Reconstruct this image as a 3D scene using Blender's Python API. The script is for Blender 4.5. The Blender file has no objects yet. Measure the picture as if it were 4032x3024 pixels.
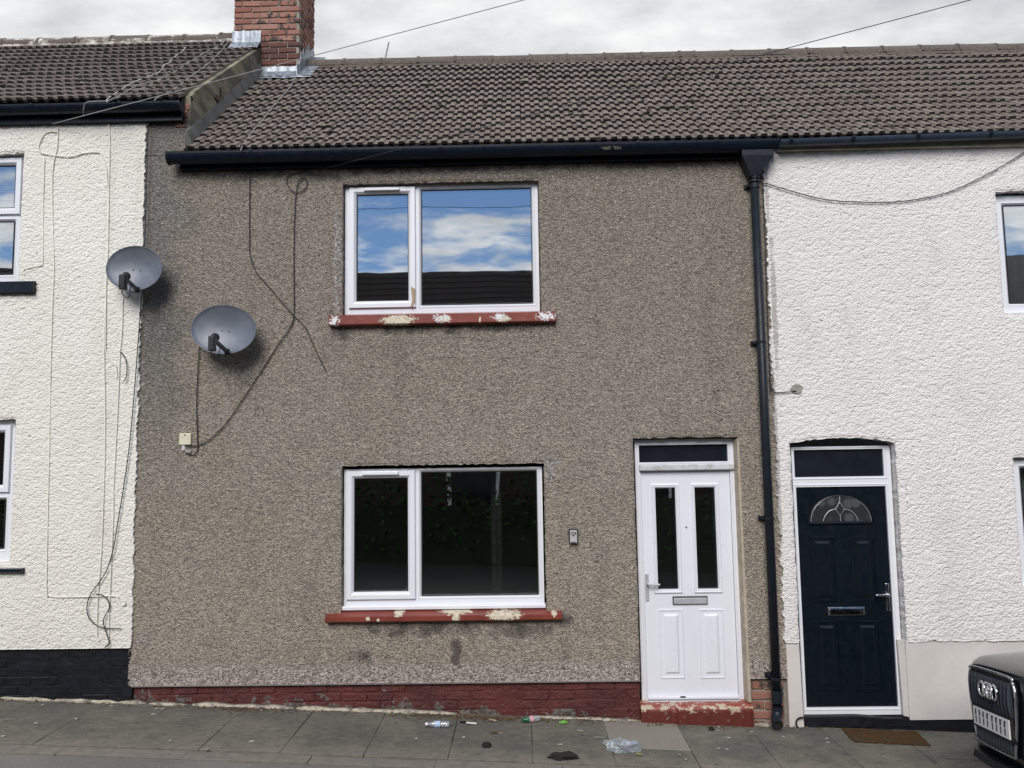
import bpy, bmesh, math, random
import numpy as np
from mathutils import Vector, Matrix, Euler
random.seed(7); rng = np.random.default_rng(7)
RAD = math.radians
S = bpy.context.scene
COL = S.collection

# ------------------------------------------------------------------ camera
def _rot(yaw, pitch, roll):
    a, b, c = RAD(yaw), RAD(pitch), RAD(roll)
    Rz = np.array([[math.cos(a), -math.sin(a), 0], [math.sin(a), math.cos(a), 0], [0, 0, 1]])
    Rx = np.array([[1, 0, 0], [0, math.cos(b), -math.sin(b)], [0, math.sin(b), math.cos(b)]])
    Ry = np.array([[math.cos(c), 0, math.sin(c)], [0, 1, 0], [-math.sin(c), 0, math.cos(c)]])
    return Rz @ Rx @ Ry
CM = _rot(0.8495, 5.1948, 0.8944)
CP = np.array([0.0, -6.8, 2.3])
FPX = 3028.0
cam = bpy.data.cameras.new('camera'); camo = bpy.data.objects.new('camera', cam); COL.objects.link(camo)
cam.sensor_fit = 'HORIZONTAL'; cam.sensor_width = 36.0; cam.lens = 36.0 * FPX / 4032.0
cam.clip_start = 0.05; cam.clip_end = 3000
_r, _f, _u = CM[:, 0], CM[:, 1], CM[:, 2]
camo.matrix_world = Matrix(((_r[0], _u[0], -_f[0], CP[0]), (_r[1], _u[1], -_f[1], CP[1]), (_r[2], _u[2], -_f[2], CP[2]), (0, 0, 0, 1)))
S.camera = camo

# ------------------------------------------------------------------ exposure, sky, sun
S.view_settings.view_transform = 'Standard'; S.view_settings.look = 'None'
S.view_settings.gamma = 1.0; S.view_settings.use_curve_mapping = False
S.view_settings.exposure = 1.2
S.cycles.max_bounces = 5; S.cycles.diffuse_bounces = 2; S.cycles.glossy_bounces = 3; S.cycles.transparent_max_bounces = 8
S.cycles.caustics_reflective = False; S.cycles.caustics_refractive = False
SUN_EL, SUN_AZ = RAD(39), RAD(191)      # azimuth clockwise from +Y: behind the camera, to its left
W = bpy.data.worlds.new('World'); S.world = W; W.use_nodes = True
sun = bpy.data.lights.new('sun', 'SUN'); suno = bpy.data.objects.new('sun', sun); COL.objects.link(suno)
sun.energy = 1.5; sun.angle = RAD(34); sun.color = (1.0, 0.945, 0.87)
sd = Vector((math.sin(SUN_AZ) * math.cos(SUN_EL), math.cos(SUN_AZ) * math.cos(SUN_EL), math.sin(SUN_EL)))
suno.rotation_euler = (-sd).to_track_quat('-Z', 'Y').to_euler(); suno.location = sd * 40

# ------------------------------------------------------------------ node helper
class NT:
    def __init__(s, tree): s.t = tree; s.n = tree.nodes; s.l = tree.links
    def put(s, sock, v):
        if v is None: return
        if isinstance(v, bpy.types.NodeSocket): s.l.new(v, sock)
        elif isinstance(v, (tuple, list)):
            d = len(sock.default_value); v = tuple(v)
            if d == 4 and len(v) == 3: v = v + (1,)
            sock.default_value = v
        else:
            try: sock.default_value = v
            except TypeError: sock.default_value = (v,) * len(sock.default_value)
    def add(s, kind, ins=None, out=0, **props):
        n = s.n.new('ShaderNode' + kind)
        for k, v in props.items(): setattr(n, k, v)
        for k, v in (ins or {}).items(): s.put(n.inputs[k], v)
        return n.outputs[out]
    def math(s, op, a, b=None, c=None, clamp=False):
        ins = {0: a}
        if b is not None: ins[1] = b
        if c is not None: ins[2] = c
        return s.add('Math', ins, operation=op, use_clamp=clamp)
    def mix(s, f, a, b, mode='MIX'):
        n = s.n.new('ShaderNodeMix'); n.data_type = 'RGBA'; n.blend_type = mode
        s.put(n.inputs[0], f); s.put(n.inputs[6], a); s.put(n.inputs[7], b); return n.outputs[2]
    def ramp(s, f, a, b, x=0.0, y=1.0):
        return s.add('MapRange', {0: f, 1: a, 2: b, 3: x, 4: y}, clamp=True)
    def smooth(s, f, a, b):
        n = s.n.new('ShaderNodeMapRange'); n.interpolation_type = 'SMOOTHSTEP'
        s.put(n.inputs[0], f); n.inputs[1].default_value = a; n.inputs[2].default_value = b; return n.outputs[0]
    def noise(s, vec, scale, detail=3.0, rough=0.55, out=0):
        return s.add('TexNoise', {'Vector': vec, 'Scale': scale, 'Detail': detail, 'Roughness': rough}, out=out)
    def voro(s, vec, scale, out=0, feature='F1'):
        return s.add('TexVoronoi', {'Vector': vec, 'Scale': scale}, out=out, feature=feature)
    def scale(s, vec, k):
        return s.add('Mapping', {'Vector': vec, 'Scale': k})
    def bump(s, h, strength, dist, normal=None):
        ins = {'Height': h, 'Strength': strength, 'Distance': dist}
        if normal is not None: ins['Normal'] = normal
        return s.add('Bump', ins)
    def obj(s): return s.add('TexCoord', out=3)
    def pos(s): return s.n.new('ShaderNodeNewGeometry').outputs[0]
    def xyz(s, v):
        n = s.n.new('ShaderNodeSeparateXYZ'); s.put(n.inputs[0], v); return n.outputs
    def rnd(s): return s.n.new('ShaderNodeObjectInfo').outputs['Random']

w = NT(W.node_tree); w.n.clear()
wdir = w.add('TexCoord', out=0)
sky = w.n.new('ShaderNodeTexSky'); sky.sky_type = 'NISHITA'; sky.sun_disc = False
sky.sun_elevation = SUN_EL; sky.sun_rotation = SUN_AZ; sky.air_density = 1.0; sky.dust_density = 0.05; sky.ozone_density = 6.0
bg_sky = w.add('Background', {'Color': sky.outputs[0], 'Strength': 0.05})
dx, dy, dz = w.xyz(wdir)
zz = w.math('ADD', w.math('MAXIMUM', dz, 0.0), 0.16)
cvec = w.add('CombineXYZ', {0: w.math('DIVIDE', dx, zz), 1: w.math('DIVIDE', dy, zz), 2: 0.3})
cn = w.noise(w.scale(cvec, (1, 1.6, 1)), 2.0, 7.0, 0.6)
cn2 = w.noise(w.add('Mapping', {'Vector': cvec, 'Scale': (1.3, 2.0, 1), 'Location': (2.3, 0.7, 0)}), 1.4, 7.0, 0.6)
# a bank of cloud ahead breaking up into open sky behind, as the upstairs window shows
cover = w.math('ADD', w.math('ADD', cn, w.ramp(dy, -0.55, 0.45, -0.06, 0.42)), w.ramp(dz, 0.20, 0.36, 0.27, -0.02))
cmask = w.smooth(cover, 0.53, 0.68)
ccol = w.mix(w.smooth(cn2, 0.33, 0.68), (0.240, 0.252, 0.268), (0.435, 0.437, 0.435))
# cloud facing the sun (behind the camera) is whiter than the bank ahead
bg_cl = w.add('Background', {'Color': ccol, 'Strength': w.ramp(dy, -0.7, 0.5, 1.45, 1.0)})
mx = w.n.new('ShaderNodeMixShader'); w.l.new(cmask, mx.inputs[0]); w.l.new(bg_sky, mx.inputs[1]); w.l.new(bg_cl, mx.inputs[2])
wo = w.n.new('ShaderNodeOutputWorld'); w.l.new(mx.outputs[0], wo.inputs[0])

# ------------------------------------------------------------------ measuring helpers (photo pixel -> a real plane)
def ray(px, py): return CM @ np.array([(px - 2016) / FPX, 1.0, -(py - 1512) / FPX])
def wp(px, py, Y=0.0):
    r = ray(px, py); p = CP + r * ((Y - CP[1]) / r[1]); return float(p[0]), float(p[2])
def wv(px, py, Y=0.0):
    x, z = wp(px, py, Y); return Vector((x, Y, z))
def quad(tl, tr, bl, br, Y=0.0):
    a, b, c, d = wp(*tl, Y), wp(*tr, Y), wp(*bl, Y), wp(*br, Y)
    return (a[0] + c[0]) / 2, (b[0] + d[0]) / 2, (c[1] + d[1]) / 2, (a[1] + b[1]) / 2
GX, G0 = -0.04399, 0.0593
def gz(x, y=0.0): return G0 + GX * x
def gp(px, py, dz=0.0):
    r = ray(px, py); t = (GX * CP[0] + G0 + dz - CP[2]) / (r[2] - GX * r[0]); p = CP + r * t; return Vector(p)

# ------------------------------------------------------------------ mesh helpers
class MB:
    def __init__(s): s.v = []; s.f = []
    def box(s, x0, x1, y0, y1, z0, z1, M=None):
        b = len(s.v); c = [Vector((x, y, z)) for z in (z0, z1) for y in (y0, y1) for x in (x0, x1)]
        if M is not None: c = [M @ p for p in c]
        s.v += c
        s.f += [tuple(b + i for i in q) for q in ((0, 2, 3, 1), (4, 5, 7, 6), (0, 1, 5, 4), (2, 6, 7, 3), (0, 4, 6, 2), (1, 3, 7, 5))]
        return s
    def ring(s, x0, x1, z0, z1, prof, cap=False):
        b = len(s.v)
        for i, y in prof: s.v += [Vector((x0 + i, y, z0 + i)), Vector((x1 - i, y, z0 + i)), Vector((x1 - i, y, z1 - i)), Vector((x0 + i, y, z1 - i))]
        for k in range(len(prof) - 1):
            for j in range(4):
                o = b + 4 * k; s.f.append((o + j, o + (j + 1) % 4, o + 4 + (j + 1) % 4, o + 4 + j))
        if cap:
            o = b + 4 * (len(prof) - 1); s.f.append((o, o + 1, o + 2, o + 3))
        return s
    def loft(s, loops, cap0=True, cap1=True, closed=True):
        b = len(s.v); n = len(loops[0])
        for L in loops: s.v += [Vector(p) for p in L]
        m = n if closed else n - 1
        for k in range(len(loops) - 1):
            for j in range(m):
                o = b + n * k; s.f.append((o + j, o + (j + 1) % n, o + n + (j + 1) % n, o + n + j))
        if cap0: s.f.append(tuple(b + j for j in reversed(range(n))))
        if cap1: s.f.append(tuple(b + n * (len(loops) - 1) + j for j in range(n)))
        return s
    def tube(s, pts, r, n=8, caps=True):
        pts = [Vector(p) for p in pts]; loops = []; ref = None
        for i, p in enumerate(pts):
            t = (pts[min(i + 1, len(pts) - 1)] - pts[max(i - 1, 0)]).normalized()
            if ref is None: ref = Vector((0, 0, 1)) if abs(t.z) < .9 else Vector((1, 0, 0))
            a = t.cross(ref).normalized(); ref = a.cross(t).normalized()
            rr = r[i] if isinstance(r, (list, tuple)) else r
            loops.append([p + (a * math.cos(2 * math.pi * k / n) + ref * math.sin(2 * math.pi * k / n)) * rr for k in range(n)])
        return s.loft(loops, caps, caps)
    def build(s, name, mat, parent=None, smooth=False, bevel=0.0, seg=2, sub=0):
        me = bpy.data.meshes.new(name); me.from_pydata([tuple(p) for p in s.v], [], s.f)
        return link(name, me, mat, parent, smooth, bevel, seg, sub)

def finish(me, smooth=False, bevel=0.0, seg=2):
    bm = bmesh.new(); bm.from_mesh(me)
    bmesh.ops.recalc_face_normals(bm, faces=bm.faces)
    if bevel > 0:
        es = [e for e in bm.edges if len(e.link_faces) == 2 and e.calc_face_angle(0) > 0.5]
        bmesh.ops.bevel(bm, geom=es, offset=bevel, segments=seg, profile=0.5, affect='EDGES', clamp_overlap=True)
    for f in bm.faces: f.smooth = smooth
    bm.to_mesh(me); bm.free()

def link(name, me, mat, parent=None, smooth=False, bevel=0.0, seg=2, sub=0, raw=False):
    if not raw: finish(me, smooth, bevel, seg)
    me.materials.append(mat)
    o = bpy.data.objects.new(name, me); COL.objects.link(o)
    if parent is not None: adopt(o, parent)
    if sub:
        m = o.modifiers.new('subdivision', 'SUBSURF'); m.levels = sub; m.render_levels = sub
    return o
def wloc(o):
    v = Vector(o.location)
    while o.parent is not None: o = o.parent; v = v + Vector(o.location)
    return v
def adopt(o, parent, loc=(0, 0, 0)):
    o.parent = parent; o.location = Vector(loc) - wloc(parent)
def inst(name, me, loc, rot, parent, scl=None):
    o = bpy.data.objects.new(name, me); COL.objects.link(o); adopt(o, parent, loc); o.rotation_euler = rot
    if scl: o.scale = scl
    return o
def tag(o, label, cat, group=None, kind=None):
    o['label'] = label; o['category'] = cat
    if group: o['group'] = group
    if kind: o['kind'] = kind
    return o
def struct(o): o['kind'] = 'structure'; return o
def empty(name, loc, label, cat, group=None):
    o = bpy.data.objects.new(name, None); COL.objects.link(o); o.location = loc; o.empty_display_size = .1
    return tag(o, label, cat, group)
def smoothpath(pts, k=6):
    P = [Vector(p) for p in pts]
    if len(P) < 3: return P
    P = [P[0] * 2 - P[1]] + P + [P[-1] * 2 - P[-2]]; out = []
    for i in range(1, len(P) - 2):
        a, b, c, d = P[i - 1], P[i], P[i + 1], P[i + 2]
        for j in range(k):
            t = j / k
            out.append(0.5 * ((2 * b) + (c - a) * t + (2 * a - 5 * b + 4 * c - d) * t * t + (3 * b - a - 3 * c + d) * t ** 3))
    out.append(P[-2]); return out

_TAB = rng.random((256, 256))
def vn(x, z, s, seed=0):
    x = np.asarray(x) * s + seed * 17.3; z = np.asarray(z) * s + seed * 5.7
    i = np.floor(x).astype(int); j = np.floor(z).astype(int); u = x - i; v = z - j
    u = u * u * (3 - 2 * u); v = v * v * (3 - 2 * v)
    g = lambda a, b: _TAB[a & 255, b & 255]
    return (g(i, j) * (1 - u) + g(i + 1, j) * u) * (1 - v) + (g(i, j + 1) * (1 - u) + g(i + 1, j + 1) * u) * v

# ------------------------------------------------------------------ materials
def material(name, fn):
    m = bpy.data.materials.new(name); m.use_nodes = True; t = NT(m.node_tree); t.n.clear()
    out = t.n.new('ShaderNodeOutputMaterial'); sh = fn(t)
    t.l.new(sh, out.inputs[0]); return m
def P(t, col, rough=0.6, normal=None, metal=0.0, spec=0.5, coat=0.0, **kw):
    ins = {'Base Color': col, 'Roughness': rough, 'Metallic': metal, 'Specular IOR Level': spec, 'Coat Weight': coat}
    if normal is not None: ins['Normal'] = normal
    ins.update(kw); return t.add('BsdfPrincipled', ins)
def plain(name, col, rough=.5, metal=0., var=.12, scale=9., spec=.5, bump=0., bscale=60., coat=0.):
    def fn(t):
        o = t.obj(); n = t.noise(o, scale, 5, .6)
        c = t.mix(1.0, col, t.add('CombineColor', {0: t.ramp(n, .25, .75, 1 - var, 1 + var), 1: t.ramp(n, .25, .75, 1 - var, 1 + var), 2: t.ramp(n, .25, .75, 1 - var, 1 + var)}), 'MULTIPLY')
        nm = t.bump(t.noise(o, bscale, 3), bump, .01) if bump else None
        r = t.ramp(t.noise(o, scale * 2.3, 3), .3, .7, max(rough - .08, .02), min(rough + .08, 1))
        return P(t, c, r, nm, metal, spec, coat)
    return material(name, fn)
def blob(t, x, z, cx, cz, a, b):
    u = t.math('DIVIDE', t.math('SUBTRACT', x, cx), a); v = t.math('DIVIDE', t.math('SUBTRACT', z, cz), b)
    return t.math('SUBTRACT', 1.0, t.math('ADD', t.math('MULTIPLY', u, u), t.math('MULTIPLY', v, v)))
def blobs(t, x, z, L):
    m = None
    for q in L:
        k = blob(t, x, z, *q); m = k if m is None else t.math('MAXIMUM', m, k)
    return m

def f_pebble(t):
    o = t.obj(); x, y, z = t.xyz(o)
    big = t.noise(o, 0.9, 5, .6); mid = t.noise(o, 6, 4, .6)
    c = t.mix(t.smooth(big, .35, .65), (.278, .242, .198), (.303, .265, .226))
    c = t.mix(t.ramp(mid, .3, .7, .0, .6), c, (.336, .296, .250))
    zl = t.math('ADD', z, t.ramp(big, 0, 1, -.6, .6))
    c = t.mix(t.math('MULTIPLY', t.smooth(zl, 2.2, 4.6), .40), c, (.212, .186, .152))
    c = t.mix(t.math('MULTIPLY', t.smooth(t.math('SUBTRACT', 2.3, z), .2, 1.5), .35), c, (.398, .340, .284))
    # grey weathered strip beside the joint with the cream house
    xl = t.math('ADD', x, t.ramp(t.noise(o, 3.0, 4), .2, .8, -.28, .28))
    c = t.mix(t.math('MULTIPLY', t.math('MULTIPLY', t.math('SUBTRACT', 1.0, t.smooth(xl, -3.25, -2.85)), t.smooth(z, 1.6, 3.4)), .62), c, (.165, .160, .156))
    stk = t.noise(t.scale(o, (1, 1, .10)), 5.0, 6, .62)
    c = t.mix(t.math('MULTIPLY', t.smooth(stk, .52, .72), .30), c, (.165, .146, .120))
    grn = t.ramp(t.noise(t.scale(o, (1, 1, 1.3)), 34, 4, .7), .28, .72, .82, 1.18); c = t.mix(1.0, c, t.add('CombineColor', {0: grn, 1: grn, 2: grn}), 'MULTIPLY')
    # pebbles
    pv = t.scale(o, (1, 1, .9))
    pc = t.voro(pv, 95, 1); pr = t.xyz(pc)
    f = t.ramp(pr[0], 0, 1, .60, 1.32)
    c = t.mix(1.0, c, t.add('CombineColor', {0: f, 1: f, 2: f}), 'MULTIPLY')
    g2 = t.voro(t.scale(o, (1, 1, 1.5)), 52, 1); f2 = t.ramp(t.xyz(g2)[1], 0, 1, .84, 1.14)
    c = t.mix(1.0, c, t.add('CombineColor', {0: f2, 1: f2, 2: f2}), 'MULTIPLY')
    c = t.mix(t.smooth(pr[1], .990, .995), c, (.46, .43, .39))
    c = t.mix(t.smooth(pr[2], .996, .999), c, (.03, .03, .03))
    # repaired band of bare chippings along the bottom
    zb = t.math('ADD', z, t.ramp(t.noise(o, 9, 5, .7), .2, .8, -.05, .05))
    band = t.math('MULTIPLY', t.math('SUBTRACT', 1.0, t.smooth(zb, .47, .53)), .85)
    ch = t.xyz(t.voro(o, 78, 1))
    cc = t.mix(t.smooth(ch[0], .1, .9), (.25, .205, .19), (.52, .45, .415)); cc = t.mix(t.smooth(ch[1], .86, .88), cc, (.09, .08, .08))
    cc = t.mix(t.smooth(ch[2], .92, .93), cc, (.60, .56, .52))
    c = t.mix(band, c, cc)
    ends = t.math('MULTIPLY', t.smooth(blobs(t, x, z, [(.20, 2.24, .20, .06), (.22, 2.15, .055, .16), (-1.66, 4.1, .05, .5), (-1.68, 3.62, .05, .09), (-3.40, 2.9, .06, .1), (-3.34, .75, .09, .05), (-1.63, 2.2, .05, .08)]), .0, .5), t.smooth(mid, .4, .55))
    c = t.mix(ends, c, t.mix(t.smooth(ch[1], .2, .8), (.15, .14, .135), (.46, .43, .40)))
    # soot runs with own outlines; the fascia band is part stain, part painted shade
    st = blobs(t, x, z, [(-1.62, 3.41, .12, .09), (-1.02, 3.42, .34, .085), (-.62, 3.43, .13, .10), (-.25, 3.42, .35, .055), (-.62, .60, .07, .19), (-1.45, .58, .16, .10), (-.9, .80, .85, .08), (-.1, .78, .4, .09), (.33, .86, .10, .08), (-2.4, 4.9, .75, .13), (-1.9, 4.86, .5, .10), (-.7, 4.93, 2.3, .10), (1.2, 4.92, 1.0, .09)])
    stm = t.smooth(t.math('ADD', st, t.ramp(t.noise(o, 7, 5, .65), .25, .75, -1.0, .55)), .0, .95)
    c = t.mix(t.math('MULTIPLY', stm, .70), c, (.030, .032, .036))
    b = t.bump(t.math('ADD', t.voro(pv, 95, 0), t.math('MULTIPLY', t.noise(t.scale(o, (1, 1, 1.4)), 38, 3), 1.3)), 1.0, .010)
    return P(t, c, .88, b, spec=.25)
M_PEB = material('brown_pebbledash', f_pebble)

def rough_white(colA, colB, dirt, joints):
    def fn(t):
        o = t.obj(); x, y, z = t.xyz(o)
        big = t.noise(o, 1.1, 5, .6)
        c = t.mix(t.smooth(big, .35, .68), colA, colB)
        d = t.math('MULTIPLY', t.smooth(t.noise(t.scale(o, (1, 1, .45)), 2.3, 6, .65), .50, .75), .5)
        c = t.mix(d, c, dirt)
        c = t.mix(t.math('MULTIPLY', t.smooth(t.noise(t.scale(o, (1, 1, .07)), 4.5, 5, .6), .60, .74), .35), c, dirt)
        sp = t.xyz(t.voro(o, 23, 1)); near = t.voro(o, 23, 0)
        c = t.mix(t.math('MULTIPLY', t.smooth(sp[0], .984, .988), t.math('SUBTRACT', 1.0, t.smooth(near, .10, .2))), c, (.05, .05, .05))
        m = t.smooth(t.math('ADD', blobs(t, x, z, joints), t.ramp(t.noise(o, 8, 5, .65), .25, .75, -.7, .45)), .1, .8)
        c = t.mix(t.math('MULTIPLY', m, .6), c, (.26, .25, .24))
        h = t.math('ADD', t.math('SUBTRACT', 1.0, t.voro(t.scale(o, (.85, 1, 1.1)), 58, 0)), t.math('MULTIPLY', t.noise(o, 120, 2), .45))
        return P(t, c, .8, t.bump(h, .72, .012), spec=.3)
    return fn
M_CREAM = material('cream_roughcast', rough_white((.765, .745, .685), (.80, .785, .73), (.60, .575, .505), [(-3.9, 5.42, .9, .05)]))
M_WHITE = material('white_roughcast', rough_white((.755, .73, .712), (.79, .768, .75), (.60, .575, .545), [(3.0, 5.0, 1.3, .08), (2.22, 4.6, .03, .35), (2.24, 3.6, .035, .9), (2.2, 2.2, .03, 1.2)]))

def f_pvc(t):
    o = t.obj(); n = t.noise(t.scale(o, (1, 1, .4)), 5, 5, .6)
    c = t.mix(t.ramp(n, .3, .75, 0, .35), (.765, .785, .84), (.67, .68, .715))
    return P(t, c, .28, None, spec=.45)
M_PVC = material('white_pvc', f_pvc)
M_PVCG = material('white_pvc_weathered', lambda t: P(t, t.mix(t.smooth(t.noise(t.obj(), 14, 6, .7), .42, .7), (.60, .62, .66), (.40, .40, .39)), .4, None))
M_GASKET = plain('black_gasket', (.01, .01, .012), .6)
def f_glass(t):
    o = t.obj()
    nm = t.bump(t.noise(t.scale(o, (1, 1, .8)), 1.6, 2, .4), .06, .03)
    gl = t.add('BsdfGlossy', {'Color': (.95, .97, 1.0), 'Roughness': .004, 'Normal': nm})
    tr = t.add('BsdfTransparent', {'Color': (.74, .77, .77)})
    m = t.n.new('ShaderNodeMixShader'); m.inputs[0].default_value = .41
    t.l.new(tr, m.inputs[1]); t.l.new(gl, m.inputs[2]); return m.outputs[0]
M_GLASS = material('window_glass', f_glass)
M_DARKGLASS = plain('dark_obscure_glass', (.012, .016, .022), .16, var=.3, spec=.5)
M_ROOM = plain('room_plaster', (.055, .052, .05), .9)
M_BLIND = plain('blind_slats', (.82, .86, .92), .5)
M_BLINDD = plain('brown_blind_slats', (.16, .11, .075), .5)
M_CURT = plain('net_curtain', (.80, .82, .86), .8)
M_NAVY = plain('navy_black_gloss_paint', (.0050, .0095, .0185), .33, var=.25, bump=.05, spec=0.28)
M_PIPE = plain('blue_black_plastic', (.010, .014, .021), .42, var=.3, bump=.03, spec=0.3)
M_RGUT = plain('slate_grey_gutter', (.035, .05, .075), .38, var=.2, spec=0.3)
M_BLACKP = plain('black_masonry_paint', (.010, .011, .016), .5, var=.6, scale=5, bump=1.0, bscale=16, spec=0.25)
M_CHROME = plain('brushed_steel', (.62, .63, .65), .22, metal=1.)
M_CHROMEB = plain('polished_chrome', (.8, .8, .82), .07, metal=1., var=.03)
M_ALU = plain('satin_aluminium', (.52, .53, .57), .4, metal=.35)
M_DOORW = plain('white_composite_door', (.755, .775, .835), .32, var=.03, scale=4)
M_DOORB = plain('navy_black_composite_door', (.0022, .0060, .0105), .36, var=.15, bump=.04, bscale=90, spec=0.35)
M_CABB = plain('black_cable', (.010, .010, .012), .55)
M_CABW = plain('painted_cable', (.84, .82, .74), .6)
M_CABG = plain('grey_cable', (.27, .26, .26), .6)
M_CABD = plain('dull_grey_cable', (.34, .34, .34), .6)
M_LEAD = material('lead_sheet', lambda t: P(t, t.mix(t.smooth(t.noise(t.scale(t.obj(), (1, 1, .12)), 22, 5, .6), .35, .7), (.13, .155, .19), (.36, .40, .45)), .42, t.bump(t.noise(t.obj(), 12, 3), .5, .02), metal=.25))
def f_tile(t):
    o = t.obj(); g = t.pos(); r = t.rnd()
    a = t.mix(r, (.158, .132, .114), (.200, .170, .150))
    n = t.noise(g, 5, 5, .65)
    c = t.mix(t.smooth(n, .45, .75), a, (.112, .094, .082))
    f = t.ramp(t.noise(g, 55, 4, .7), .25, .75, .72, 1.28)
    c = t.mix(1.0, c, t.add('CombineColor', {0: f, 1: f, 2: f}), 'MULTIPLY')
    li = t.math('MULTIPLY', t.smooth(t.noise(g, 21, 5, .7), .60, .68), t.smooth(t.noise(g, 1.6, 3), .42, .6))
    c = t.mix(li, c, (.34, .33, .29))
    mo = t.math('MULTIPLY', t.smooth(t.noise(t.add('Mapping', {'Vector': g, 'Location': (3, 1, 7)}), 24, 4, .65), .63, .68), .8)
    c = t.mix(mo, c, (.03, .03, .028))
    return P(t, c, .86, t.bump(t.noise(g, 130, 3), .5, .004), spec=.25)
M_TILE = material('concrete_roof_tile', f_tile)
M_RIDGE = material('ridge_tile', lambda t: P(t, t.mix(t.smooth(t.noise(t.pos(), 26, 6, .7), .35, .72), t.mix(t.rnd(), (.070, .053, .046), (.10, .080, .069)), (.155, .135, .114)), .9, t.bump(t.noise(t.pos(), 45, 4), .8, .012)))
M_BED = material('mortar_bedding', lambda t: P(t, t.mix(t.smooth(t.noise(t.pos(), 9, 5, .7), .42, .6), (.20, .175, .15), (.60, .57, .52)), .9, t.bump(t.noise(t.pos(), 40, 4), .8, .015)))
M_DECK = plain('roofing_felt', (.015, .014, .014), .9)
def f_brick(t):
    g = t.pos(); r = t.rnd()
    c = t.mix(r, (.235, .098, .070), (.335, .178, .138))
    c = t.mix(t.math('MULTIPLY', t.smooth(t.noise(t.scale(g, (1.6, 1.6, 1)), 9, 4, .6), .46, .60), t.smooth(t.math('FRACT', t.math('MULTIPLY', r, 7.13)), .35, .5)), c, (.062, .048, .048))
    zl = t.xyz(g)[2]
    c = t.mix(t.math('MULTIPLY', t.math('SUBTRACT', 1.0, t.smooth(zl, 7.13, 7.20)), t.smooth(zl, 5.8, 6.0)), c, t.mix(r, (.07, .04, .036), (.15, .062, .048)))
    f = t.ramp(t.noise(g, 60, 4), .25, .75, .75, 1.25); c = t.mix(1.0, c, t.add('CombineColor', {0: f, 1: f, 2: f}), 'MULTIPLY')
    return P(t, c, .85, t.bump(t.noise(g, 90, 4), .6, .006), spec=.3)
M_BRICK = material('red_brick', f_brick)
M_MORT = plain('mortar', (.27, .25, .215), .95, var=.25, scale=20, bump=.6)
M_CEM = material('cement_render_weathered', lambda t: P(t, t.mix(t.math('MULTIPLY', t.smooth(t.noise(t.add('Mapping', {'Vector': t.obj(), 'Rotation': (RAD(39), 0, 0), 'Scale': (1, .5, 2.2)}), 3.5, 6, .65), .40, .62), .9), t.mix(t.smooth(t.noise(t.obj(), 8, 5, .6), .3, .7), (.285, .255, .175), (.20, .185, .135)), (.085, .08, .07)), .92, t.bump(t.noise(t.obj(), 30, 5), .6, .012)))
def paint_red(patches, flakes, base=(.225, .048, .034), under=(.66, .60, .46), amt=(.5, .62)):
    def fn(t):
        o = t.obj(); x, y, z = t.xyz(o)
        n = t.noise(t.scale(o, (.7, 1, 1.2)), 13, 6, .62)
        c = t.mix(t.smooth(t.noise(o, 4, 4), .35, .7), base, tuple(k * .74 for k in base))
        c = t.mix(t.math('MULTIPLY', t.smooth(t.noise(t.scale(o, (1, 1, .3)), 8, 5, .7), .55, .75), .5), c, (.10, .03, .028))
        h = t.math('MULTIPLY', n, 1.0); m = None
        if patches:
            m = t.smooth(t.math('ADD', blobs(t, x, z, patches), t.ramp(t.noise(t.scale(o, (.8, 1, 1.2)), 40, 7, .75), .28, .72, -1.5, .9)), .02, .05)
            c = t.mix(m, c, t.mix(t.smooth(t.noise(o, 30, 4), .45, .7), under, tuple(k * .72 for k in under)))
        if flakes:
            k = t.smooth(t.math('ADD', blobs(t, x, z, flakes), t.ramp(t.noise(o, 44, 6, .75), .28, .72, -1.9, .75)), .02, .06)
            c = t.mix(k, c, (.74, .75, .76)); h = t.math('ADD', h, t.math('MULTIPLY', k, .6))
            m = k if m is None else t.math('MAXIMUM', m, k)
        if m is not None: h = t.math('SUBTRACT', h, t.math('MULTIPLY', m, .5))
        return P(t, c, .42, t.bump(h, .6, .006), spec=.4)
    return fn
def pxl(L, Y=-.06):
    out = []
    for a, b, hw, hh in L:
        x, z = wp(a, b, Y); out.append((x, z, hw, hh))
    return out
M_SILLU = material('peeling_red_paint_upper', paint_red(pxl([(1570, 1261, .17, .055), (1985, 1256, .065, .035), (1890, 1262, .012, .03), (1750, 1256, .07, .03)]), pxl([(1318, 1264, .06, .06), (1742, 1255, .10, .05), (1965, 1248, .08, .045), (2150, 1245, .10, .055)])))
M_SILLL = material('peeling_red_paint_lower', paint_red(pxl([(1568, 2414, .05, .035), (1795, 2410, .17, .026), (1795, 2428, .04, .05), (1985, 2424, .17, .045), (2182, 2415, .03, .028), (1450, 2436, .02, .02), (1490, 2440, .015, .014)]), None))
def f_step(t):
    o = t.obj(); x, y, z = t.xyz(o)
    n = t.noise(t.scale(o, (.8, 1, 1.3)), 17, 6, .68)
    e = t.math('SUBTRACT', 1.0, t.math('MULTIPLY', t.math('ABSOLUTE', t.math('SUBTRACT', z, .135)), 14.0))
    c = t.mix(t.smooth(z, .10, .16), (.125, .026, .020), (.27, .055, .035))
    c = t.mix(t.smooth(t.math('ADD', n, t.math('MULTIPLY', e, .11)), .60, .66), c, (.46, .38, .28))
    c = t.mix(t.math('MULTIPLY', t.smooth(t.noise(o, 21, 5, .7), .6, .66), t.math('SUBTRACT', 1.0, t.smooth(z, .06, .1))), c, (.2, .18, .16))
    return P(t, c, .45, t.bump(n, .5, .01))
M_STEP = material('worn_red_step_paint', f_step)
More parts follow.
